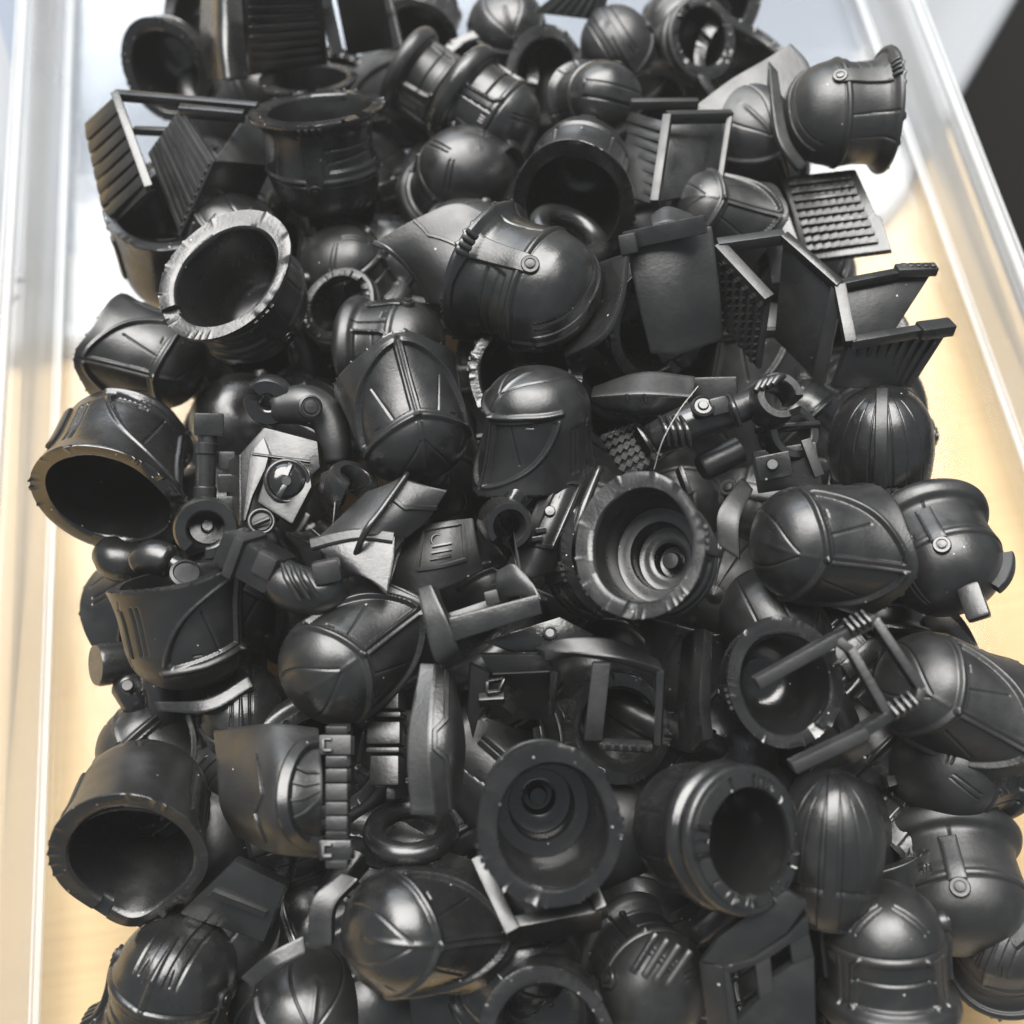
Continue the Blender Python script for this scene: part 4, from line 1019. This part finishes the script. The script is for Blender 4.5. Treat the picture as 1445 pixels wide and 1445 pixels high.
tube("upper_sleeve", [(384, 806, 2.74), (412, 828, 2.74), (446, 836, 2.72), (476, 822, 2.70)], [28, 34, 34, 27], M_SATIN, c, 24)
for k in range(3): tube("fold", [(398 + 13 * k, 796 + 2 * k, 2.98), (406 + 13 * k, 818, 3.04), (424 + 13 * k, 848 - 2 * k, 2.96)], [3, 5, 3], M_SATIN, c, 10)
block("shoulder_tab", 462, 806, 2.92, 20, 17, 14, (.9, .2, .1), (-.2, .9, .1), M_SATIN, c, .09)
c = thing("toy_limb", "short dark arm lying in the opening of the upturned bell helmet", "toy arm", P(225, 790, 2.3), AG)
tube("sleeve", [(196, 792, 2.35), (216, 786, 2.4), (238, 792, 2.4)], [20, 25, 24], M_SATIN, c, 22)
spin("sleeve_ring", 262, 810, 2.45, (.1, .5, .86), [(22, -6), (22, 3), (18, 5), (16, 3), (1, 3)], M_SATIN, c)
tube("hand_stub", [(240, 794, 2.38), (270, 808, 2.35)], [14, 12], M_SATIN, c, 16)
c = thing("toy_hand", "dark rounded hand piece poking out under the large open helmet at the left wall", "toy hand", P(160, 785, 1.8), AG)
tube("fist", [(150, 776, 1.8), (170, 792, 1.8), (205, 790, 1.7)], [24, 30, 24], M_SATIN, c, 22)
c = thing("toy_limb", "muscled arm with a grasping clip hand, below the faceted pad right of the middle", "toy arm", P(1010, 590, 2.7), AG)
tube("sleeve", [(928, 618, 2.55), (955, 606, 2.65), (990, 592, 2.72), (1030, 582, 2.74), (1062, 568, 2.72)], [24, 27, 27, 22, 20], M_SATIN, c, 24)
for k in range(4): tube("fold", [(930 + 10 * k, 588 + 0 * k, 2.84), (940 + 10 * k, 606, 2.92), (944 + 10 * k, 630, 2.82)], [3, 5, 3], M_GLOSS, c, 10)
tube("cuff_ring", [(1030, 560, 2.92), (1036, 576, 2.98), (1044, 600, 2.86)], [4, 5, 4], M_SATIN, c, 10)
bar("arm_plate", P(1002, 576, 2.95), P(1026, 570, 2.94), .16, .08, CAMZ, M_SATIN, c, .02)
spin("elbow_disc", 992, 574, 2.96, (.1, .5, .86), [(17, -4), (17, 3), (14, 5), (12, 3), (8, 3), (6, 6), (1, 6)], M_SATIN, c)
cring("hand", 1092, 566, 2.82, 36, 21, 44, (.35, .35, .86), (.9, -.35, .2), 1.2, M_SATIN, c)
for k in range(4): tube("finger", [(1066 + 8 * k, 552 - 3 * k, 3.02), (1076 + 8 * k, 538 - 2 * k, 3.0), (1092 + 7 * k, 536 - k, 2.9)], [5, 6, 4.5], M_SATIN, c, 10)
c = thing("toy_hand", "open clip hand seen from above, between the two embossed plates", "toy hand", P(712, 745, 2.6), AG)
cring("clip", 712, 738, 2.68, 35, 22, 52, (.25, -.15, .95), (-.3, -.9, .1), 1.0, M_SATIN, c)
tube("sleeve", [(722, 714, 2.55), (738, 688, 2.55), (752, 664, 2.5)], [20, 25, 22], M_GLOSS, c, 20)
c = thing("toy_hand", "curved clip hand half hidden right of the grasping arm", "toy hand", P(1118, 612, 2.2), AG)
cring("clip", 1112, 612, 2.25, 40, 26, 34, (.5, .2, .85), (-.5, .8, .1), 1.8, M_SATIN, c)
c = thing("toy_limb", "stubby tube of an arm sticking out towards the left tray wall", "toy arm", P(165, 940, 1.4), AG)
spin("sleeve", 160, 936, 1.5, (-.94, -.1, .35), [(29, -38), (30, 20), (28, 25), (1, 25)], M_SATIN, c)
tube("joint", [(180, 965, 1.4), (192, 985, 1.4), (196, 1010, 1.3)], [24, 24, 18], M_SATIN, c, 18)
spin("joint_pin", 180, 968, 1.68, (-.1, .2, .97), [(9, -5), (9, 3), (7, 5), (1, 5)], M_SATIN, c)

# ------------------------------------------------------------------ frames and small brackets
c = thing("pale_bracket", "short U-shaped bracket with a pale flat bar, in the middle below the embossed plates", "bracket", P(690, 865, 3.0))
slab("cross_bar", [(632, 872, 3.05), (760, 838, 3.05), (766, 866, 3.0), (640, 906)], .18, M_MATTE, c, .025)
sheet("end_plate", [[(588, 830, 2.95), (608, 824, 3.0)], [(596, 870, 3.0), (628, 868, 3.05)], [(612, 930, 2.9), (646, 910, 2.95)], [(634, 944, 2.7), (652, 930, 2.75)]], .16, M_SATIN, c, 8, 18)
sheet("end_plate", [[(700, 805, 2.9), (722, 795, 3.0), (740, 806, 3.0)], [(698, 822, 2.9), (730, 818, 3.0), (754, 826, 3.02)], [(700, 846, 2.8), (735, 842, 2.95), (765, 848, 3.02)]], .14, M_SATIN, c, 14, 12)
slab("web_plate", [(628, 866, 2.75), (700, 842, 2.75), (700, 856, 2.75), (632, 876)], .1, M_MATTE, c)
block("stop", 694, 843, 2.9, 10, 10, 8, (.97, .25, 0), (-.2, .97, 0), M_SATIN, c)
c = thing("flat_plate", "flat speckled plate with a pin hole under the pale bar", "armour piece", P(740, 895, 2.2))
slab("plate", [(680, 905, 2.35), (790, 870, 2.35), (840, 896, 2.3), (740, 925)], .14, M_CUT, c)
spin("pin_hole", 776, 893, 2.36, (0, .3, .95), [(10, -3), (10, 3), (7, 4), (6, 1), (1, 1)], M_SATIN, c)
c = thing("box_frame", "small open box with a square slot, right of the thick pale pad", "bracket", P(720, 970, 2.6))
slab("lid_plate", [(676, 925, 2.6), (770, 925, 2.6), (782, 947, 2.5), (694, 950)], .07, M_SATIN, c)
slab("left_wall", [(664, 938, 2.6), (692, 950, 2.5), (668, 1045, 2.1), (660, 1010)], .08, M_SATIN, c)
slab("inner_wall", [(694, 952, 2.3), (776, 948, 2.35), (772, 1016, 1.9), (690, 1016)], .06, M_SATIN, c)
slab("right_wall", [(776, 946, 2.5), (788, 950, 2.5), (782, 1010, 2.2), (774, 1012)], .06, M_SATIN, c)
bar("shelf", P(676, 988, 2.35), P(712, 986, 2.35), .08, .12, n, M_MATTE, c); bar("shelf_foot", P(708, 990, 2.3), P(722, 1004, 2.2), .10, .10, n, M_MATTE, c)
for a_, b_ in (((688, 962), (712, 958)), ((688, 978), (706, 976)), ((688, 962), (688, 978)), ((712, 958), (704, 976))): bar("slot_edge", P(*a_, 2.44), P(*b_, 2.42), .03, .05, n, M_GLOSS, c, .006)
c = thing("window_frame_piece", "T-shaped frame with a curved top over a dark hollow, right of the small open box", "bracket", P(870, 975, 2.7))
sheet("top_plate", [[(752, 914, 2.6), (800, 900, 2.75), (870, 902, 2.75), (930, 930, 2.6)], [(770, 918, 2.7), (830, 924, 2.8), (880, 930, 2.8), (938, 946, 2.65)]], .09, M_SATIN, c, 22, 8)
slab("middle_post", [(836, 936, 2.8), (862, 936, 2.8), (850, 1046, 2.5), (824, 1046)], .10, M_MATTE, c)
slab("side_post", [(926, 940, 2.66), (938, 948, 2.66), (932, 1054, 2.4), (922, 1052)], .09, M_SATIN, c)
slab("sill", [(846, 1050, 2.5), (922, 1054, 2.45), (920, 1064, 2.4), (846, 1060)], .1, M_SATIN, c)
for k in range(6): bar("tooth", P(850 + 12 * k, 1053 + .6 * k, 2.51), P(855 + 12 * k, 1053 + .6 * k, 2.51), .05, .05, CAMZ, M_SATIN, c, .008)
c = thing("curved_wall_piece", "tall curved wall left of the helmet with the frame across its hollow", "armour piece", P(980, 980, 2.5))
sheet("wall", [[(962, 900, 2.2), (978, 888, 2.5), (994, 886, 2.6)], [(955, 985, 2.2), (970, 985, 2.5), (988, 980, 2.65)], [(958, 1060, 2.0), (975, 1062, 2.3), (992, 1046, 2.5)]], .12, M_SATIN, c)
c = thing("thin_frame", "thin rectangular frame with long prongs lying over the bell helmet on the right", "bracket", P(1200, 970, 3.1))
Z = 3.12
for a_, b_, w_ in (((1066, 964), (1180, 900), .10), ((1178, 902), (1234, 873), .10), ((1232, 874), (1298, 972), .075), ((1296, 972), (1292, 990), .075), ((1292, 988), (1250, 1008), .10), ((1180, 902), (1200, 918), .075), ((1198, 915), (1252, 1010), .075), ((1252, 1008), (1212, 1034), .09), ((1116, 1082), (1222, 1032), .10)):
    bar("frame_bar", P(*a_, Z - (a_[1] - 900) * .001), P(*b_, Z - (b_[1] - 900) * .001), w_, .15, CAMZ, M_MATTE, c, .018)
for k in range(4): bar("tooth", P(1196 + 8 * k, 886 - 4 * k, 3.22), P(1200 + 8 * k, 884 - 4 * k, 3.22), .13, .10, n, M_GLOSS, c, .01)
for k in range(4): bar("tooth", P(1258 + 9 * k, 1004 - 5 * k, 3.08), P(1262 + 9 * k, 1002 - 5 * k, 3.08), .13, .10, n, M_GLOSS, c, .01)
slab("hanging_plate", [(1180, 1064, 2.8), (1222, 1036, 2.9), (1232, 1060, 2.7), (1196, 1086)], .08, M_SATIN, c)
c = thing("tray_frame", "small open tray frame with a pale front edge, below the spiky-rimmed helmet", "bracket", P(775, 1290, 2.3))
slab("front_wall", [(720, 1310, 2.45), (850, 1286, 2.45), (850, 1314, 2.1), (722, 1340)], .10, M_SATIN, c, .02)
bar("side_wall", P(676, 1215, 2.2), P(726, 1320, 2.36), .12, .30, n, M_SATIN, c)
bar("side_wall", P(826, 1235, 2.25), P(850, 1290, 2.36), .10, .3, n, M_SATIN, c)
slab("floor_plate", [(690, 1230, 2.0), (826, 1230, 2.0), (846, 1295, 2.0), (724, 1318)], .06, M_INNER, c)
bar("divider", P(800, 1246, 2.25), P(818, 1294, 2.25), .10, .2, n, M_SATIN, c)
c = thing("mask_frame", "faceted mask with rectangular holes at the near edge, left of the upright helmet", "bracket", P(1080, 1350, 2.3))
slab("hood_plate", [(990, 1358, 2.35), (1013, 1324, 2.45), (1081, 1272, 2.62), (1112, 1258), (1140, 1276), (1111, 1317), (1062, 1351), (1021, 1362)], .09, M_SATIN, c)
fp = [(1021, 1366, 2.42), (1142, 1302, 2.55), (1149, 1430, 2.25)]
for poly_ in ([(1062, 1354), (1111, 1320), (1140, 1290), (1142, 1318), (1115, 1332), (1087, 1351), (1066, 1362), (1030, 1374), (1021, 1366)],
              [(1021, 1366), (1030, 1374), (1041, 1441), (1046, 1480), (1034, 1480)],
              [(1066, 1362), (1087, 1351), (1090, 1381), (1092, 1400), (1072, 1411)],
              [(1115, 1332), (1142, 1318), (1149, 1350), (1119, 1362)],
              [(1090, 1381), (1119, 1362), (1149, 1350), (1152, 1470), (1046, 1480), (1041, 1441), (1072, 1411), (1092, 1400)]):
    d_ = pts3(fp + poly_)[0][3:]
    pp = [(*q_, (d3.z)) for q_, d3 in zip(poly_, d_)]
    slab("face_strip", pp, .10, M_MATTE, c, .008)
slab("left_face", [(985, 1356, 2.3), (1021, 1366, 2.4), (1036, 1480, 2.1), (1002, 1480)], .08, M_SATIN, c)
# rings and strips
RG = "smooth plastic rings among the helmets"
o = torus("plastic_ring", 803, 332, 2.3, 46, 15, (.40, .78, .48), M_GLOSS); tag(o, "smooth glossy ring under the open dark helmet in the far middle", "ring", RG)
o = torus("plastic_ring", 580, 1172, 2.0, 52, 16, (-.05, .80, .60), M_GLOSS); tag(o, "smooth glossy ring under the foot of the thick pale pad", "ring", RG)
o, _ = sheet("curved_strip", [[(215, 990, 1.9), (290, 985, 2.0), (350, 952, 1.9)], [(222, 1004, 1.9), (295, 1004, 2.0), (358, 968, 1.9)]], .16, M_MATTE, None, 20, 6); tag(o, "narrow curved strip under the crown of the bell helmet by the left wall", "strip", "curved strips")
o, _ = sheet("curved_strip", [[(338, 1380, 2.1), (380, 1345, 2.2), (428, 1320, 2.15)], [(356, 1394, 2.1), (392, 1366, 2.2), (432, 1346, 2.15)]], .14, M_MATTE, None, 20, 6); tag(o, "pale curved strip at the near left over the smooth helmet", "strip", "curved strips")
o, _ = sheet("curved_strip", [[(480, 1230, 2.2), (440, 1270, 2.25), (432, 1340, 2.2)], [(506, 1240, 2.2), (472, 1280, 2.25), (468, 1335, 2.2)]], .14, M_SATIN, None, 20, 6); tag(o, "dark curved strip hugging the left side of the bell helmet with a bright seam", "strip", "curved strips")
o, _ = sheet("curved_strip", [[(1048, 672, 2.2), (1014, 720, 2.3), (1012, 770, 2.2)], [(1064, 690, 2.2), (1044, 735, 2.3), (1044, 790, 2.2)]], .14, M_SATIN, None, 20, 6); tag(o, "curved strip behind the crown of the large grooved bell helmet on the right", "strip", "curved strips")
c = thing("pack_block", "small pack with a square boss behind the grooved bell helmet on the right", "armour piece", P(1100, 655, 2.2))
block("body", 1110, 660, 2.1, 44, 30, 16, (.95, .15, 0), (-.15, .95, 0), M_SATIN, c)
block("boss", 1092, 658, 2.35, 24, 18, 8, (.97, .2, 0), (-.2, .97, 0), M_SATIN, c)
spin("boss_pin", 1090, 656, 2.46, (0, .2, .97), [(9, -4), (9, 3), (7, 5), (1, 5)], M_SATIN, c)
spin("side_tube", 1008, 652, 2.3, (-.85, -.45, .3), [(20, -40), (20, 18), (17, 22), (1, 22)], M_SATIN, c)
bar("pale_edge", P(1066, 606, 2.4), P(1156, 600, 2.3), .06, .08, n, M_GLOSS, c); bar("pale_edge", P(1136, 620, 2.4), P(1156, 672, 2.3), .10, .05, n, M_MATTE, c)
c = thing("ribbed_pack", "dark ribbed pack between the notched open helmet and the strip at the near left", "armour piece", P(330, 1265, 1.8))
q = [(252, 1290, 1.7), (330, 1215, 2.0), (404, 1250, 1.95), (372, 1330, 1.65)]
slab("panel", q[:3] + [(372, 1330)], .12, M_SATIN, c); ribs(q, 6, M_SATIN, c, along=0, inset=(.45, .1), wd=.5, ht=.06)
block("foot", 225, 1285, 1.3, 24, 22, 18, (.9, -.3, .3), (.2, .9, .2), M_SATIN, c)
c = thing("studded_plate", "studded dark plate in the gap right of the upright bell helmet", "armour piece", P(880, 625, 2.0))
q = [(845, 615, 1.9), (900, 595, 2.0), (940, 640, 1.95), (885, 680, 1.8)]
slab("panel", q[:3] + [(885, 680)], .1, M_SATIN, c); studs(q, 6, 6, .06, M_SATIN, c)
bar("fin", P(898, 606, 2.2), P(918, 640, 2.15), .05, .2, n, M_GLOSS, c); bar("fin", P(958, 660, 2.3), P(972, 700, 2.25), .05, .2, n, M_GLOSS, c)
c = thing("vent_block", "block of slanted ribs set on the glossy helmet at the near edge", "armour piece", P(940, 1345, 2.4))
for k in range(4):
    tube("rib", [(893 + 16 * k, 1372 + 6 * k, 2.42), (926 + 16 * k, 1318 + 8 * k, 2.46)], [6, 6], M_SATIN, c, 12)

block("crest_loop", 1374, 850, 2.35, 16, 26, 10, (.92, .30, .1), (-.30, .88, -.3), M_SATIN, o54, .05)
# thin curled fibre
o = tube("fibre", [(985, 545, 3.2), (958, 580, 3.35), (935, 622, 3.3), (923, 662, 3.1)], [.5, .5, .5, .5], simple("pale_fibre", (.55, .55, .52), .4), None, 6, cap=False)
tag(o, "hair-thin pale fibre curling over the muscled arm", "fibre")
# deep layer that fills the gaps
poly = [(250, 40), (1020, 40), (1040, 200), (1150, 330), (1230, 500), (1270, 700), (1330, 900), (1360, 1250), (1200, 1420), (300, 1420), (210, 1200), (230, 950), (200, 800), (240, 560), (280, 380), (290, 200)]
k = 0
def pixel(p):
    q = RW.transposed() @ (p - CAM_P); return 722.5 - q.x / q.z * PXF, 722.5 + q.y / q.z * PXF
bpy.context.view_layer.update()
marks = []; told = set()
for o in list(COL.objects):
    nick = o.get('label', '').split(',')[0].split(' by the ')[0]
    if o.parent is None and o.type == 'EMPTY' and 3 <= len(nick.split()) <= 10 and o.name not in ("clear_tray", "storage_lid"): marks.append((*pixel(o.matrix_world.translation), nick))
nicks = [m_[2] for m_ in marks]; marks = [m_ for m_ in marks if nicks.count(m_[2]) == 1]
kinds = [B, V_, R_, K_]
for j in range(13):
    for i in range(12):
        px = 180 + i * 112 + (j % 2) * 56 + rng.uniform(-15, 15); py = 40 + j * 114 + rng.uniform(-15, 15)
        if not inside(np.array([px]), np.array([py]), poly)[0]: continue
        u = rng.normal(0, 1, 3); f = rng.normal(0, 1, 3); k += 1
        if k - 1 in (13, 14, 15, 16, 28, 36, 45, 63, 88, 95, 104, 108): continue
        zz = .75 + rng.uniform(0, .25); s = .0; wp = 1.36 / unit(px, py, zz)
        lab = "black helmet in the bottom layer, seen only in the dark gaps of the heap"
        for d2, ix, iy, nick in sorted(((px - a_) ** 2 + (py - b_) ** 2, a_, b_, c_) for a_, b_, c_ in marks):
            side = ("left of" if px < ix else "right of") if abs(px - ix) > abs(py - iy) else ("beyond" if py < iy else "in front of")
            if d2 > 210 ** 2: break
            if d2 < 900: side = "right under"
            if (side, nick) in told: continue
            told.add((side, nick)); lab = "buried helmet " + side + " the " + nick; break
        o = H(kinds[(k - 1) % 4], px, py, wp * .94, tuple(u), tuple(f), zz, lab, group="helmets buried in the bottom layer of the heap", parts=False)
